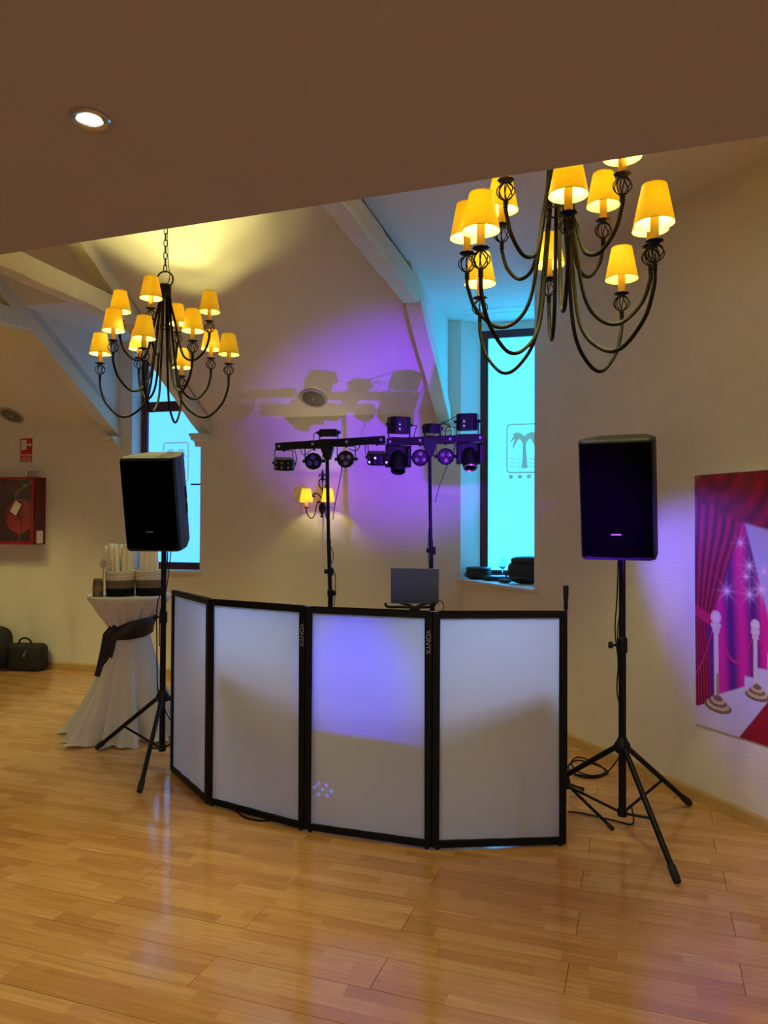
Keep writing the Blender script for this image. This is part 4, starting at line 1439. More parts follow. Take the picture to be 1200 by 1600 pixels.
# ------------------------------------------------------------------ ceiling speakers in the slope
SN = Vector((0, -SLOPE, -1)).normalized()
for (px, py, lab) in ((490, 622, 'round grey ceiling loudspeaker in the slope above the light bars'), (18, 649, 'round grey ceiling loudspeaker at the far left of the slope')):
    p = onplane(px, py, (0, BACK, CREASE), SN)
    ax = Vector((1, 0, 0))
    Ms = basis(p, ax, SN.cross(ax), SN)
    g = thing('ceiling_speaker', p, (0, 0, 0), lab, 'speaker', 'flush ceiling speakers')
    MB().lathe([(0.138, 0), (0.138, 0.006), (0.128, 0.012), (0.113, 0.010), (0.110, 0.004), (0.110, 0.0)], 36, M=Ms, close=False).build('rim', M['speaker_grey'], g, True, True)
    MB().lathe([(0.111, 0.003), (0.105, 0.007), (0.05, 0.012), (0.001, 0.013)], 36, M=Ms).build('grille', M['speaker_mesh'], g, True, True)
    MB().lathe([(0.016, 0.012), (0.014, 0.017), (0.001, 0.018)], 16, M=Ms).build('badge', M['speaker_grey'], g, True, True)

# ------------------------------------------------------------------ fire hose cabinet, sign, pipe
FY = BACK - 0.2
c0 = ony(52, 745, FY)
c1 = ony(52, 851, FY)
xr, zt, zb = c0.x, c0.z, c1.z
Wc = 0.66
hose = thing('hose_cabinet', (xr - Wc / 2, BACK, zb), (0, 0, 0), 'red fire hose cabinet with glazed door on the back wall', 'fire cabinet')
b = MB()
t = 0.012
b.box(xr - Wc, xr, FY + 0.02, BACK, zt - t, zt)
b.box(xr - Wc, xr, FY + 0.02, BACK, zb, zb + t)
b.box(xr - Wc, xr - Wc + t, FY + 0.02, BACK, zb + t, zt - t)
b.box(xr - t, xr, FY + 0.02, BACK, zb + t, zt - t)
b.box(xr - Wc + t, xr - t, BACK - 0.012, BACK, zb + t, zt - t)
b.build('case', M['darkred'], hose, True, False, 0.002)
d = MB()
fw = 0.03
d.box(xr - Wc, xr, FY, FY + 0.018, zt - fw, zt)
d.box(xr - Wc, xr, FY, FY + 0.018, zb, zb + fw)
d.box(xr - Wc, xr - Wc + fw, FY, FY + 0.018, zb + fw, zt - fw)
d.box(xr - fw, xr, FY, FY + 0.018, zb + fw, zt - fw)
dr = d.build('door', M['red'], hose, True, False, 0.003)
MB().box(xr - Wc + fw - 0.004, xr - fw + 0.004, FY + 0.007, FY + 0.011, zb + fw - 0.004, zt - fw + 0.004).build('glass_pane', M['clear'], dr, True)
rc = Vector((xr - 0.21, FY + 0.05, (zt + zb) / 2 - 0.06))
Mr = Matrix.Translation(rc) @ Matrix.Rotation(PI / 2, 4, 'X')
rl = MB().lathe([(0.001, 0), (0.17, 0), (0.185, 0.006), (0.185, -0.002), (0.06, -0.008), (0.06, -0.06), (0.185, -0.066), (0.185, -0.072), (0.001, -0.072)], 36, M=Mr).build('hose_reel', M['red'], hose, True, True)
MB().lathe([(0.001, 0.0), (0.03, 0.002), (0.03, 0.014), (0.001, 0.016)], 16, M=Mr).build('reel_cap', M['darkred'], rl, True, True)
MB().box(rc.x - 0.004, rc.x + 0.008, rc.y - 0.012, rc.y - 0.006, zb + 0.04, rc.z).build('reel_spoke', M['redsign'], rl, True)
Mc = Matrix.Translation((rc.x - 0.04, rc.y - 0.018, rc.z + 0.09)) @ Matrix.Rotation(math.radians(32), 4, 'Y')
MB().box(-0.045, 0.045, -0.001, 0.001, -0.07, 0.07, Mc).build('instruction_card', M['paper'], rl, True)
va = MB()
va.tube(smooth_path([(xr - 0.10, FY + 0.08, zt - 0.02), (xr - 0.11, FY + 0.08, zt - 0.07), (xr - 0.16, FY + 0.07, zt - 0.10), (xr - 0.25, FY + 0.07, zt - 0.14), (xr - 0.30, FY + 0.07, zt - 0.22)], 5), 0.016, 8)
va.ball((xr - 0.15, FY + 0.065, zt - 0.085), 0.025, 10, 8)
va.build('valve', M['brass'], hose, True, True)
MB().tube(smooth_path([(xr - 0.30, FY + 0.06, zt - 0.2), (xr - 0.36, FY + 0.06, zt - 0.32), (xr - 0.40, FY + 0.06, zb + 0.16), (xr - 0.38, FY + 0.06, zb + 0.06)], 5), 0.014, 8).build('hose', M['plastic'], hose, True, True)
stc = MB().box(xr, xr + 0.0012, FY + 0.06, FY + 0.16, zb + 0.01, zb + 0.15).build('sticker', M['paper'], hose, True)
stc['label'] = 'small white inspection sticker'
pp = ony(45, 742, BACK - 0.07)
MB_p = MB().tube(smooth_path([(pp.x - 0.05, BACK - 0.06, zt - 0.02), (pp.x - 0.05, BACK - 0.06, zt + 0.03), (pp.x - 0.04, BACK - 0.058, zt + 0.075), (pp.x, BACK - 0.05, zt + 0.09), (pp.x + 0.05, BACK - 0.02, zt + 0.085), (pp.x + 0.06, BACK + 0.02, zt + 0.085)], 5), 0.019, 10)
tag(MB_p.build('water_pipe', M['sill'], None, False, True), 'bent cream pipe entering the top of the red cabinet', 'pipe')

s0, s1 = ony(31, 684, BACK), ony(52, 723, BACK)
sg = thing('fire_hose_sign', ((s0.x + s1.x) / 2, BACK, s1.z), (0, 0, 0), 'red and white fire hose sign above the red cabinet', 'sign')
w, h = s1.x - s0.x, s0.z - s1.z
ocx, zc0 = (s0.x + s1.x) / 2, s1.z
bd = MB().box(s0.x, s1.x, BACK - 0.004, BACK, s1.z, s0.z).build('board', M['white'], sg, True)
MB().box(s0.x + w * .06, s1.x - w * .06, BACK - 0.005, BACK - 0.004, zc0 + h * .33, zc0 + h * .965).build('red_field', M['redsign'], bd, True)
MB().box(s0.x + w * .06, s1.x - w * .06, BACK - 0.005, BACK - 0.004, zc0 + h * .035, zc0 + h * .29).build('red_strip', M['redsign'], bd, True)
pic = MB()
yq = BACK - 0.0065
pic.box(ocx - w * .36, ocx + w * .02, yq, yq + 0.001, zc0 + h * .52, zc0 + h * .90)
pic.prism([(ocx - w * .36, yq, zc0 + h * .40), (ocx - w * .26, yq, zc0 + h * .52), (ocx - w * .36, yq, zc0 + h * .52)], (0, 0.001, 0))
pic.box(ocx + w * .02, ocx + w * .22, yq, yq + 0.001, zc0 + h * .69, zc0 + h * .735)
pic.lathe([(0.001, 0), (w * 0.09, 0), (w * 0.09, 0.001), (0.001, 0.001)], 16, M=Matrix.Translation((ocx + w * .29, yq + 0.001, zc0 + h * .71)) @ Matrix.Rotation(PI / 2, 4, 'X'))
pic.build('hose_pictogram', M['white'], bd, True)
for body, zz in (('BOCA DE', 0.205), ('INCENDIO', 0.105)):
    text_mesh('lettering', body, h * 0.105, basis((ocx, BACK - 0.0055, zc0 + h * zz), (1, 0, 0), (0, 0, 1), (0, -1, 0)), M['white'], bd)

# ------------------------------------------------------------------ poster
def paint_poster(nu, nv):
    """flat print seen on the wall: drapes, stage backdrop, sparkles, rope stands, carpet"""
    u = np.linspace(0, 1, nu)[None, :].repeat(nv, 0)
    v = np.linspace(0, 1, nv)[:, None].repeat(nu, 1)      # 0 top
    um = np.minimum(u, 1 - u)                              # mirrored halves
    a = um / 0.34
    L = lambda *c: np.array(srgb(*c)[:3])
    img = np.zeros((nv, nu, 3))
    def put(mask, col):
        m = np.clip(mask, 0, 1)[..., None]
        img[:] = img * (1 - m) + np.asarray(col) * m
    def soft(x, w=0.01):
        return np.clip(x / w + 0.5, 0, 1)
    # backdrop: purple and magenta folds
    st = 0.5 + 0.5 * np.sin(a * 21 + 0.6 * np.sin(v * 5))
    img[:] = L(84, 20, 120) * (1 - st[..., None]) + L(226, 24, 150) * st[..., None]
    # light wedge upper right
    edge = 0.66 + (v - 0.13) * 0.85
    put(soft(a - edge, 0.03) * soft(v - 0.13, 0.02) * (v < 0.6), L(180, 170, 235))
    # steps and floor
    fl_y = 0.905 - 0.155 * np.clip(a - 0.05, 0, 2)
    put(soft(v - fl_y, 0.006), L(214, 204, 214))
    for (x0, y0) in ((0.70, 0.765), (0.86, 0.725), (0.99, 0.665), (1.12, 0.61)):
        put(soft(a - x0, 0.01) * soft(v - y0, 0.006), L(206, 198, 224))
    # carpet
    ce = 0.62 + (1.0 - v) * 2.3
    put(soft(a - ce, 0.015) * soft(v - 0.70, 0.01), L(146, 12, 34))
    # left curtain
    bx = np.interp(v[:, 0], [0, 0.145, 0.24, 0.34, 0.5, 0.58, 0.60, 0.75, 0.93, 1], [0.75, 0.70, 0.65, 0.52, 0.34, 0.26, 0.20, 0.22, 0.24, 0.24])[:, None]
    fold = 0.5 + 0.5 * np.sin((a / bx) * 34 + 2 * np.sin(v * 4))
    shadebase = L(88, 4, 30)[None, None] * (1 - fold[..., None]) + L(178, 10, 74)[None, None] * fold[..., None]
    cm = soft(bx - a, 0.02) * (v < fl_y + 0.02)
    img[:] = img * (1 - cm[..., None]) + shadebase * cm[..., None]
    # tie back
    put(soft(0.022 - np.abs(v - (0.54 + 0.16 * a)), 0.01) * (a < 0.27), L(200, 20, 90))
    # swag
    sw = np.maximum(0.075 + 0.05 * np.sin(np.clip((a - 0.0) / 0.42, 0, 1) * PI) * (a < 0.42), 0) + np.where(a >= 0.36, 0.085 + 0.075 * np.sin(np.clip((a - 0.36) / 2.2, 0, 1) * PI), 0)
    rr = np.sqrt((a - 0.38) ** 2 + (v * 3) ** 2)
    fo2 = 0.5 + 0.3 * np.sin(rr * 26) + 0.12 * np.sin(a * 31 + v * 60)
    s2 = L(92, 4, 32)[None, None] * (1 - fo2[..., None]) + L(150, 8, 50)[None, None] * fo2[..., None]
    sm = soft(sw - v, 0.012)
    img[:] = img * (1 - sm[..., None]) + s2 * sm[..., None]
    put(soft(0.11 - a - v * 2.2, 0.03), L(150, 96, 50))
    # sparkles
    asp = 0.34 * 1.5 / 1.45
    for (sx_, sy_, sz_) in ((0.77, 0.355, 1), (0.955, 0.37, .9), (0.73, 0.395, .7), (0.92, 0.438, 1.3), (0.77, 0.46, 1), (0.47, 0.456, 1.1), (0.66, 0.27, 0.8), (1.1, 0.30, 1), (1.2, 0.42, 1.2)):
        dx, dy = (a - sx_) * asp, (v - sy_)
        r = np.sqrt(dx * dx + dy * dy) / (0.02 * sz_)
        th = np.arctan2(dy, dx)
        ray_ = np.exp(-r * (1.2 + 1.6 * np.abs(np.sin(th * 4))))
        put(np.clip(ray_ * 1.5, 0, 1), L(250, 210, 250))
    # ropes
    for (xa, ya, xb, yb, dep) in ((0.33, 0.60, 0.83, 0.60, 0.12), (0.86, 0.61, 1.25, 0.58, 0.05), (0.28, 0.60, 0.02, 0.80, 0.02)):
        t = np.clip((a - xa) / (xb - xa), 0, 1)
        yy = ya + (yb - ya) * t + dep * np.sin(t * PI)
        ins = ((a - xa) * (a - xb) < 0)
        put(soft(0.005 - np.abs(v - yy), 0.004) * ins, L(220, 40, 120))
    # rope stands
    for (x, yb, ys, yf, r) in ((0.315, 0.562, 0.60, 0.895, 0.026), (0.84, 0.570, 0.60, 0.815, 0.021)):
        w_ = r * 0.42 / asp
        put(soft(w_ - np.abs(a - x), 0.012) * (v > ys) * (v < yf), L(226, 206, 200))
        put(soft(w_ * 0.6 - np.abs(a - x - w_ * 0.6), 0.012) * (v > ys + 0.18) * (v < yf), L(176, 150, 96))
        put(soft(w_ * 2.2 - np.abs(a - x), 0.012) * (np.abs(v - ys + 0.006) < 0.008), L(230, 206, 206))
        put(soft(w_ * 1.6 - np.abs(a - x), 0.012) * (np.abs(v - ys - 0.012) < 0.010), L(226, 196, 196))
        for k in range(5):
            ex, ey = r * (2.6 - 0.42 * k) / asp, r * (0.95 - 0.13 * k)
            q = ((a - x - 0.02) / ex) ** 2 + ((v - yf - 0.012 + k * 0.008) / ey) ** 2
            put(soft(1 - q, 0.12), L(130, 104, 70) if k % 2 == 0 else L(206, 184, 140))
        q = ((a - x) * asp) ** 2 + (v - yb) ** 2
        put(soft(r * r - q, r * r * 0.15), L(232, 204, 206))
        put(soft((r * 0.55) ** 2 - q, r * r * 0.4), L(244, 224, 224))
    # thin white border at the top and left
    put(((v < 0.004) | (um < 0.004) | (v > 0.997)).astype(float), L(226, 222, 216))
    return img


PS0, PS1, PZ0, PZ1 = 2.937, 4.437, 0.447, 1.903
nu, nv = 330, 330
img = paint_poster(nu, nv)
vs, fs = [], []
for j in range(nv):
    for i in range(nu):
        u_, v_ = i / (nu - 1), j / (nv - 1)
        wv = 0.003 + 0.0018 * math.sin(9 * u_ + 4 * v_) * math.sin(PI * v_) + (0.006 * max(0, v_ - 0.93) / 0.07 * max(0, 0.25 - u_) / 0.25)
        vs.append(RWM @ Vector((PS0 + u_ * (PS1 - PS0) + 0.006 * v_, -wv - 0.001, PZ1 + (PZ0 - PZ1) * v_)))
for j in range(nv - 1):
    for i in range(nu - 1):
        k = j * nu + i
        fs.append((k, k + nu, k + nu + 1, k + 1))
me = bpy.data.meshes.new('wall_poster')
me.from_pydata([tuple(v) for v in vs], [], fs)
ca = me.color_attributes.new('print', 'FLOAT_COLOR', 'POINT')
ca.data.foreach_set('color', np.concatenate([img, np.ones((nv, nu, 1))], 2).astype(np.float32).ravel())
me.polygons.foreach_set('use_smooth', [True] * len(me.polygons))
me.materials.append(M['poster'])
po = bpy.data.objects.new('wall_poster', me)
C.objects.link(po)
sd = po.modifiers.new('thickness', 'SOLIDIFY')
sd.thickness = 0.001
sd.offset = 0
tag(po, 'large poster of crimson drapes, red carpet and rope stands on the right wall', 'poster')

# ------------------------------------------------------------------ cocktail table corner
TC = Vector((-3.42, 5.08, 0))
TZ = 1.055
ct = thing('cocktail_table', TC, (0, 0, 0), 'round cocktail table standing under the white cloth', 'table')
MB().lathe([(0.001, TZ - 0.03), (0.296, TZ - 0.03), (0.30, TZ - 0.02), (0.30, TZ - 0.006), (0.001, TZ - 0.006)], 32).build('table_top', M['white'], ct, smooth=True)
MB().cyl((0, 0, 0.02), (0, 0, TZ - 0.03), 0.03, 0.03, 14).build('column', M['blackmetal'], ct, smooth=True)
MB().lathe([(0.001, 0), (0.22, 0), (0.22, 0.012), (0.03, 0.03), (0.001, 0.03)], 28).build('base', M['blackmetal'], ct, smooth=True)
nA = 144
prof = [(1.0, TZ, 0), (0.0, TZ, 0)]
rows = []
def cloth_r(z):
    return float(np.interp(z, [0.0, 0.03, 0.12, 0.3, 0.5, 0.68, 0.78, 0.83, 0.90, 0.98, 1.035, 1.05, TZ],
                           [0.40, 0.385, 0.345, 0.275, 0.212, 0.168, 0.15, 0.155, 0.195, 0.255, 0.306, 0.309, 0.304]))
zz_ = [0.004, 0.012, 0.03, 0.07, 0.12, 0.18, 0.25, 0.33, 0.42, 0.5, 0.58, 0.65, 0.72, 0.78, 0.82, 0.86, 0.90, 0.94, 0.98, 1.01, 1.03, 1.045, 1.053, TZ + 0.0005]
ph = [random.uniform(0, 6) for _ in range(8)]
vs, fs = [], []
for z in zz_:
    lo = max(0, min(1, (0.78 - z) / 0.78))
    hi = max(0, min(1, (z - 0.80) / 0.1)) * max(0, min(1, (1.04 - z) / 0.1))
    for k in range(nA):
        a = 2 * PI * k / nA
        w1 = 0.45 * math.sin(7 * a + ph[0] + 0.5 * math.sin(2 * a + ph[1])) + 0.4 * math.sin(13 * a + ph[2]) + 0.35 * math.sin(22 * a + ph[3] + z * 2)
        r = cloth_r(z) * (1 + lo * (0.10 + 0.16 * lo) * w1) + hi * 0.014 * (math.sin(16 * a + ph[4]) + 0.6 * math.sin(27 * a + ph[5]))
        r *= 1 + 0.09 * lo * lo * math.cos(a - math.radians(215))
        vs.append((r * math.cos(a), r * math.sin(a), z + (0.008 * (1 + math.sin(9 * a)) if z < 0.02 else 0)))
nr = len(zz_)
for r_ in (0.15, 0.001):
    for k in range(nA):
        a = 2 * PI * k / nA
        vs.append((r_ * math.cos(a), r_ * math.sin(a), TZ + 0.001))
for i in range(nr + 1):
    for k in range(nA):
        l = (k + 1) % nA
        fs.append((i * nA + k, i * nA + l, (i + 1) * nA + l, (i + 1) * nA + k))
o = MB().add(vs, fs).build('tablecloth', M['linen'], None, False, True, M=Matrix.Translation(TC))
tag(o, 'white floor-length cloth draped over the cocktail table', 'tablecloth')

# black sash: band about the waist plus two tails
sash = thing('table_sash', (TC.x, TC.y, 0.8), (0, 0, 0), 'black satin sash tied about the white tablecloth', 'sash')
vs, fs = [], []
nB = 60
view_az = math.atan2(-TC.y, -TC.x)           # towards the viewer
for k in range(nB):
    a = 2 * PI * k / nB
    da = a - (view_az + 0.45)                # widest right of the middle
    wid = 0.055 + 0.075 * max(0.0, math.cos(da)) ** 1.5
    mid = 0.80 + 0.02 * math.cos(da) - 0.02
    tilt_ = 0.035 * math.cos(a - (view_az + 1.2))
    for f, rr in ((-1, 0.010), (0, 0.016), (1, 0.010)):
        z = mid + tilt_ + f * wid * (0.6 if f < 0 else 0.5) - 0.0
        r = cloth_r(z) * 1.10 + rr + 0.003 * math.sin(9 * a + f * 2)
        vs.append((TC.x + r * math.cos(a), TC.y + r * math.sin(a), z))
for k in range(nB):
    l = (k + 1) % nB
    for q in range(2):
        fs.append((3 * k + q, 3 * l + q, 3 * l + q + 1, 3 * k + q + 1))
ob = MB().add(vs, fs).build('band', M['sash'], sash, True, True)
sd = ob.modifiers.new('thickness', 'SOLIDIFY'); sd.thickness = 0.004
kz = onplane(180, 985, (TC.x, TC.y, 0), Vector((-TC.x, -TC.y, 0)).normalized())
vdir = Vector((-TC.x, -TC.y, 0)).normalized()
vlat = Vector((vdir.y * -1, vdir.x, 0)) * -1
if vlat.x > 0:
    vlat = -vlat                              # image left
tdist = lambda px, py, off: onplane(px, py, TC + vdir * off, vdir)
for (pts, ws) in ((((181, 977), (171, 992), (166, 1020), (160, 1045), (156, 1058)), (14, 20, 20, 19, 18)), (((182, 980), (176, 1005), (172, 1040), (166, 1066), (161, 1082)), (12, 16, 16, 15, 14))):
    offs = 0.10 if ws[0] == 14 else 0.13
    vs, fs = [], []
    for (p, w_) in zip(pts, ws):
        for q in (-1, -0.4, 0.2, 1):
            P = tdist(p[0] + q * w_ / 2, p[1] + 2 * q, offs + 0.02 * math.cos(q * 4))
            vs.append(P)
    n = len(pts)
    for i in range(n - 1):
        for q in range(3):
            fs.append((4 * i + q, 4 * i + q + 1, 4 * i + q + 5, 4 * i + q + 4))
    ob = MB().add(vs, fs).build('tail', M['sash'], sash, True, True)
    sd = ob.modifiers.new('thickness', 'SOLIDIFY'); sd.thickness = 0.006
MB().ball(tdist(179, 983, 0.12), 0.028, 12, 8, (0.9, 0.8, 1.2)).build('knot', M['sash'], sash, True, True)

# baskets
def px_to_table(px, off):
    return onplane(px, 915, TC + vdir * off, vdir)


def basket(center, R, label):
    g = thing('rope_basket', (center.x, center.y, TZ + 0.002), (0, 0, 0), label, 'basket', 'three-tone rope baskets')
    z = 0.0
    cr = 0.0062
    for nm, mt, n in (('black_band', 'rope_black', 5), ('taupe_band', 'rope_grey', 5), ('white_band', 'rope_white', 6)):
        mb = MB()
        for k in range(n):
            rr = R * (0.95 + 0.07 * (z / 0.19)) + random.uniform(-0.001, 0.001)
            mb.tube([(rr * math.cos(2 * PI * q / 30), rr * math.sin(2 * PI * q / 30), z + cr + (0.004 * math.sin(2 * PI * q / 30 * 2 + 1) if (nm == 'white_band' and k == n - 1) else 0)) for q in range(30)], cr, 6, True)
            z += cr * 1.93
        mb.build(nm, M[mt], g, smooth=True)
    MB().lathe([(0.001, 0.0), (R * 0.95, 0.0), (R * 0.95, 0.008), (0.001, 0.008)], 24).build('bottom', M['rope_black'], g, smooth=True)
    return g, z


bc1 = px_to_table(188, 0.08)
bc2 = px_to_table(234, 0.085)
RB = 0.103
g_, bz = basket(bc1, RB, 'rope basket nearer the jar, full of rolled papers')
basket(bc2, RB, 'rope basket partly behind the loudspeaker pole')


def roll(center, off, ang, h, r, mt, label):
    base = Vector((center.x + off[0], center.y + off[1], TZ + 0.02))
    dirv = Vector((math.sin(ang[0]), math.sin(ang[1]), 1)).normalized()
    mb = MB()
    n = 16
    p0, p1 = base, base + dirv * h
    ax = dirv.cross(Vector((0, 1, 0))).normalized()
    ay = dirv.cross(ax)
    vs, fs = [], []
    seq = [(p0, r), (p1, r), (p1, r * 0.8), (p1 - dirv * 0.05, r * 0.75)]
    for (p, rr) in seq:
        for k in range(n):
            a = 2 * PI * k / n
            vs.append(p + (ax * math.cos(a) + ay * math.sin(a)) * rr)
    for i in range(3):
        for k in range(n):
            l = (k + 1) % n
            fs.append((i * n + k, i * n + l, (i + 1) * n + l, (i + 1) * n + k))
    fs.append(tuple(range(n - 1, -1, -1)))
    fs.append(tuple(3 * n + k for k in range(n)))
    o = mb.add(vs, fs).build('paper_roll', M[mt], None, False, True)
    tag(o, label, 'paper roll', 'rolled papers standing in the baskets')


lab1 = 'white rolled paper in the basket nearer the jar'
vd2 = Vector((vdir.x, vdir.y))
vl2 = Vector((vlat.x, vlat.y))
sp1 = [(0.040, 0.03, -0.20, 0.335, .018, 'paper'), (0.040, 0.045, -0.11, 0.35, .018, 'cream_paper'), (0.010, 0.055, -0.10, 0.345, .019, 'paper'), (-0.020, 0.055, 0.02, 0.34, .018, 'cream_paper'), (-0.052, 0.045, 0.06, 0.34, .021, 'paper'),
       (0.045, -0.01, -0.10, 0.375, .019, 'paper'), (0.0, 0.0, 0.0, 0.37, .020, 'paper'), (-0.045, 0.0, 0.05, 0.375, .020, 'paper'), (0.03, -0.055, -0.04, 0.37, .019, 'paper'), (-0.03, -0.055, 0.05, 0.37, .019, 'cream_paper'), (-0.078, 0.012, 0.03, 0.345, .017, 'paper'), (-0.07, -0.03, 0.02, 0.37, .018, 'paper'), (0.066, -0.02, -0.16, 0.36, .017, 'paper')]
for (l_, v_, tl, h, r, mt) in sp1:
    o2 = vl2 * l_ + vd2 * v_
    roll(bc1, (o2.x, o2.y), (-vl2.x * tl * -1 * -1, 0), h, r, mt, 'cream rolled paper in the basket nearer the jar' if mt == 'cream_paper' else lab1)
lab2 = 'white rolled paper in the basket behind the pole'
for (l_, v_, tl, h, r, mt) in [(0.062, 0.04, -0.02, 0.36, .019, 'paper'), (0.025, 0.055, 0.0, 0.345, .020, 'paper'), (-0.012, 0.055, 0.02, 0.35, .019, 'cream_paper'), (-0.05, 0.045, 0.05, 0.345, .019, 'paper'),
                               (0.04, 0.0, -0.03, 0.38, .020, 'paper'), (0.0, 0.0, 0.02, 0.37, .020, 'paper'), (-0.045, 0.0, 0.05, 0.36, .020, 'paper'), (0.0, -0.05, 0.0, 0.37, .020, 'paper')]:
    o2 = vl2 * l_ + vd2 * v_
    roll(bc2, (o2.x, o2.y), (vl2.x * tl * -1 * -1, 0), h, r, mt, 'cream rolled paper in the basket behind the pole' if mt == 'cream_paper' else lab2)

jc = px_to_table(153, 0.10)
jar = thing('jar', (jc.x, jc.y, TZ + 0.001), (0, 0, 0), 'small smoked jar with wooden band at the left edge of the table', 'jar')
MB().lathe([(0.001, 0), (0.034, 0), (0.038, 0.006), (0.036, 0.03), (0.036, 0.105), (0.03, 0.118), (0.001, 0.118)], 20).build('glass_body', M['jar'], jar, smooth=True)
MB().lathe([(0.0372, 0.036), (0.039, 0.04), (0.039, 0.076), (0.0372, 0.08)], 20, close=False).build('wooden_band', M['wood'], jar, smooth=True)
MB().lathe([(0.001, 0.118), (0.031, 0.118), (0.032, 0.122), (0.032, 0.134), (0.001, 0.136)], 20).build('lid', M['wood'], jar, smooth=True)
cs = []
hx = vl2
c0_ = jc + Vector((-vl2.x * 0.035, -vl2.y * 0.035, 0)) + Vector((vdir.x * -0.045, vdir.y * -0.045, 0))
for k in range(60):
    t = k / 59
    if t < 0.45:
        cs.append((c0_.x, c0_.y, TZ + 0.006 + t / 0.45 * 0.20))
    else:
        q = (t - 0.45) / 0.55
        a = q * 8 * PI
        r = 0.022 * math.sin(PI * min(1, q * 1.0 + 0.06)) + 0.002
        cs.append((c0_.x + r * (math.cos(a) * -vl2.x), c0_.y + r * (math.cos(a) * -vl2.y) + 0.3 * r * math.sin(a), TZ + 0.206 + q * 0.075))
o = MB().tube(cs, 0.0025, 5).build('spiral_twig', M['twig'], None, False, True)
tag(o, 'thin brown spiral twig standing behind the jar', 'twig')
cs = [px_to_table(171.5, 0.15) + Vector((0, 0, 0.17 - 0.02)), px_to_table(172.5, 0.15) + Vector((0, 0, 0.21)), px_to_table(175, 0.15) + Vector((0, 0, 0.255)), px_to_table(172, 0.15) + Vector((0, 0, 0.275)), px_to_table(174, 0.15) + Vector((0, 0, 0.295))]
for v in cs:
    v.z += TZ - px_to_table(171.5, 0.15).z - 0.02
o = MB().tube(smooth_path(cs, 5), 0.002, 5).build('twig', M['twig'], None, False, True)
tag(o, 'thin bent twig in front of the white rolls', 'twig')

# ------------------------------------------------------------------ bags on the floor at the left
def soft_box(w, d, h, e=3.0, n=18, m=12, lump=0.02, seed=0):
    """superellipsoid bag sitting on z=0"""
    r = random.Random(seed)
    p1, p2, p3 = (r.uniform(0, 6) for _ in range(3))
    vs, fs = [], []
    sgn = lambda c, p: math.copysign(abs(c) ** p, c)
    for i in range(m + 1):
        ph_ = -PI / 2 + PI * i / m
        for k in range(n):
            th = 2 * PI * k / n
            x = sgn(math.cos(ph_), 2 / e) * sgn(math.cos(th), 2 / e)
            y = sgn(math.cos(ph_), 2 / e) * sgn(math.sin(th), 2 / e)
            z = sgn(math.sin(ph_), 2 / e)
            f = 1 + lump * (math.sin(5 * th + p1 + 2 * ph_) + math.sin(3 * ph_ + p2 + 2 * th))
            vs.append((x * w / 2 * f, y * d / 2 * f, h / 2 + z * h / 2 * (f if z > 0 else 1)))
    for i in range(m):
        for k in range(n):
            l = (k + 1) % n
            fs.append((i * n + k, i * n + l, (i + 1) * n + l, (i + 1) * n + k))
    return MB().add(vs, fs)


dg0 = onz(44, 1046)
duf = thing('duffel_bag', (dg0.x + 0.0, dg0.y - 0.03, 0), (0, 0, 0.12), 'low black carry bag with a loop handle against the back wall', 'bag')
soft_box(0.44, 0.20, 0.29, 6, 28, 18, 0.008, 3).build('body', M['bagfabric'], duf, smooth=True)
MB().tube(smooth_path([(-0.07, -0.03, 0.28), (-0.055, -0.03, 0.33), (0.0, -0.03, 0.352), (0.06, -0.03, 0.33), (0.08, -0.03, 0.28)], 5), 0.011, 8).build('handle', M['bagfabric'], duf, smooth=True)
MB().tube(smooth_path([(0.03, -0.103, 0.20), (0.05, -0.108, 0.16), (0.065, -0.106, 0.23), (0.03, -0.104, 0.15)], 5), 0.004, 6).build('strap_buckle', M['chrome'], duf, smooth=True)
bk0 = onz(-12, 1046)
bk = thing('backpack', (bk0.x - 0.02, bk0.y - 0.05, 0), (0, 0, 0.2), 'rounded black backpack at the left picture edge', 'bag')
soft_box(0.52, 0.3, 0.48, 3.0, 26, 16, 0.02, 5).build('body', M['bagfabric'], bk, smooth=True)
soft_box(0.36, 0.1, 0.24, 4, 20, 12, 0.02, 6).build('front_pocket', M['bagfabric'], bk, smooth=True, M=Matrix.Translation((0, -0.14, 0.02)))
MB().tube(smooth_path([(0.18, -0.15, 0.36), (0.24, -0.2, 0.2), (0.18, -0.24, 0.03), (0.06, -0.27, 0.012), (-0.05, -0.26, 0.012)], 6), 0.012, 8).build('strap', M['bagfabric'], bk, smooth=True)

# ------------------------------------------------------------------ things on the cyan window's sill
def on_sill(px, py):
    return onz(px, py, SILL2)


RZ = math.atan2(D.y, D.x)
p = ony(748, 900, 7.07)
pc = thing('equipment_pouch', (p.x, p.y, SILL2), (0, 0, -0.25), 'flat round black pouch at the far end of the window sill', 'bag')
soft_box(0.235, 0.17, 0.105, 3.2, 24, 12, 0.012, 11).build('body', M['bagfabric'], pc, smooth=True)
soft_box(0.24, 0.175, 0.035, 3.0, 24, 8, 0.01, 12).build('lid', M['bagsheen'], pc, smooth=True, M=Matrix.Translation((0, 0, 0.082)))
MB().tube([(-0.115, -0.01, 0.05), (-0.135, -0.01, 0.045), (-0.137, -0.01, 0.025), (-0.115, -0.01, 0.02)], 0.006, 6).build('loop', M['bagfabric'], pc, smooth=True)
p = on_sill(820, 911)
bg = thing('equipment_bag', (ony(822, 905, 6.62).x, 6.62, SILL2), (0, 0, -0.3), 'slumped black bag at the near end of the window sill', 'bag')
soft_box(0.34, 0.16, 0.2, 2.6, 26, 16, 0.035, 21).build('body', M['bagfabric'], bg, smooth=True)
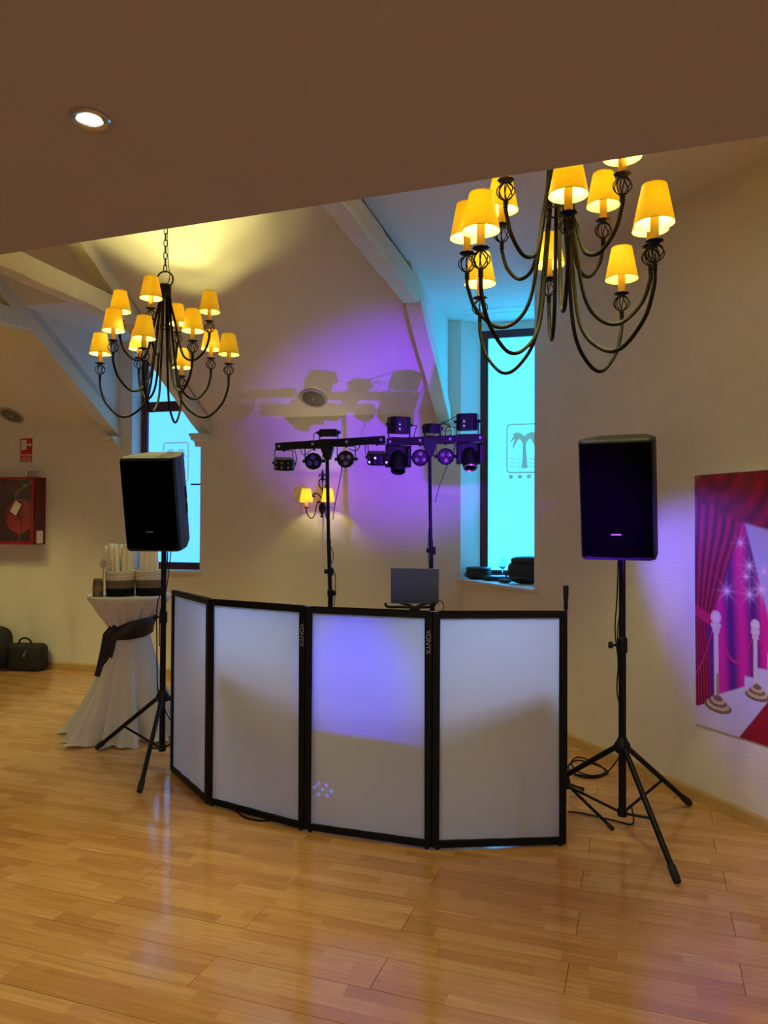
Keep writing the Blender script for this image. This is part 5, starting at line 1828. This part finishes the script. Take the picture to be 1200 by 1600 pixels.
soft_box(0.33, 0.15, 0.075, 2.8, 24, 10, 0.03, 22).build('flap', M['bagsheen'], bg, smooth=True, M=Matrix.Translation((0.03, 0.0, 0.165)))
MB().tube(smooth_path([(-0.13, -0.04, 0.13), (-0.155, -0.06, 0.09), (-0.13, -0.085, 0.05), (-0.02, -0.085, 0.06), (0.08, -0.085, 0.045)], 6), 0.008, 6).build('strap', M['bagsheen'], bg, smooth=True)
cs_ = MB().box(-0.13, 0.13, -0.10, 0.10, 0, 0.042).build('laptop_sleeve', M['bagsheen'], None, bevel=0.008)
cs_.location = (ony(783, 897, 6.93).x, 6.93, SILL2 + 0.001)
cs_.rotation_euler = (0, 0, -0.35)
tag(cs_, 'flat black sleeve lying on the window sill under the wine glass', 'sleeve')
cm = soft_box(0.15, 0.07, 0.035, 2.6, 18, 10, 0.03, 31).build('cable_pouch', M['bagfabric'], None, smooth=True)
cm.location = (ony(788, 905, 6.68).x, 6.68, SILL2)
cm.rotation_euler = (0, 0, math.atan2(D.y, D.x))
tag(cm, 'small black pouch at the front edge of the window sill', 'pouch')
dk = MB().lathe([(0.001, 0), (0.038, 0), (0.04, 0.003), (0.038, 0.007), (0.001, 0.007)], 20).build('drink_coaster', M['bagsheen'], None, smooth=True)
dk.location = (ony(764, 905, 6.87).x, 6.87, SILL2 + 0.0005)
tag(dk, 'small dark coaster at the front edge of the window sill', 'coaster')
gp = Vector((ony(785, 897, 6.95).x, 6.95, SILL2 + 0.0435))
gl = MB()
gl.lathe([(0.001, 0.0), (0.032, 0.0), (0.033, 0.002), (0.006, 0.006), (0.0038, 0.012), (0.0038, 0.05), (0.010, 0.060), (0.028, 0.078), (0.036, 0.10), (0.036, 0.125), (0.030, 0.16), (0.0288, 0.16), (0.0345, 0.125), (0.0345, 0.10), (0.027, 0.081), (0.008, 0.064), (0.001, 0.062)], 24)
gm = bpy.data.materials.new('drinking_glass')
gm.use_nodes = True
gb = gm.node_tree.nodes['Principled BSDF']
gb.inputs['Transmission Weight'].default_value = 1.0
gb.inputs['Roughness'].default_value = 0.0
gb.inputs['IOR'].default_value = 1.45
M['glassware'] = gm
wg = thing('wine_glass', gp, (0, 0, 0), 'small stemmed wine glass on the window sill', 'glass')
gl.build('bowl_and_stem', gm, wg, smooth=True)
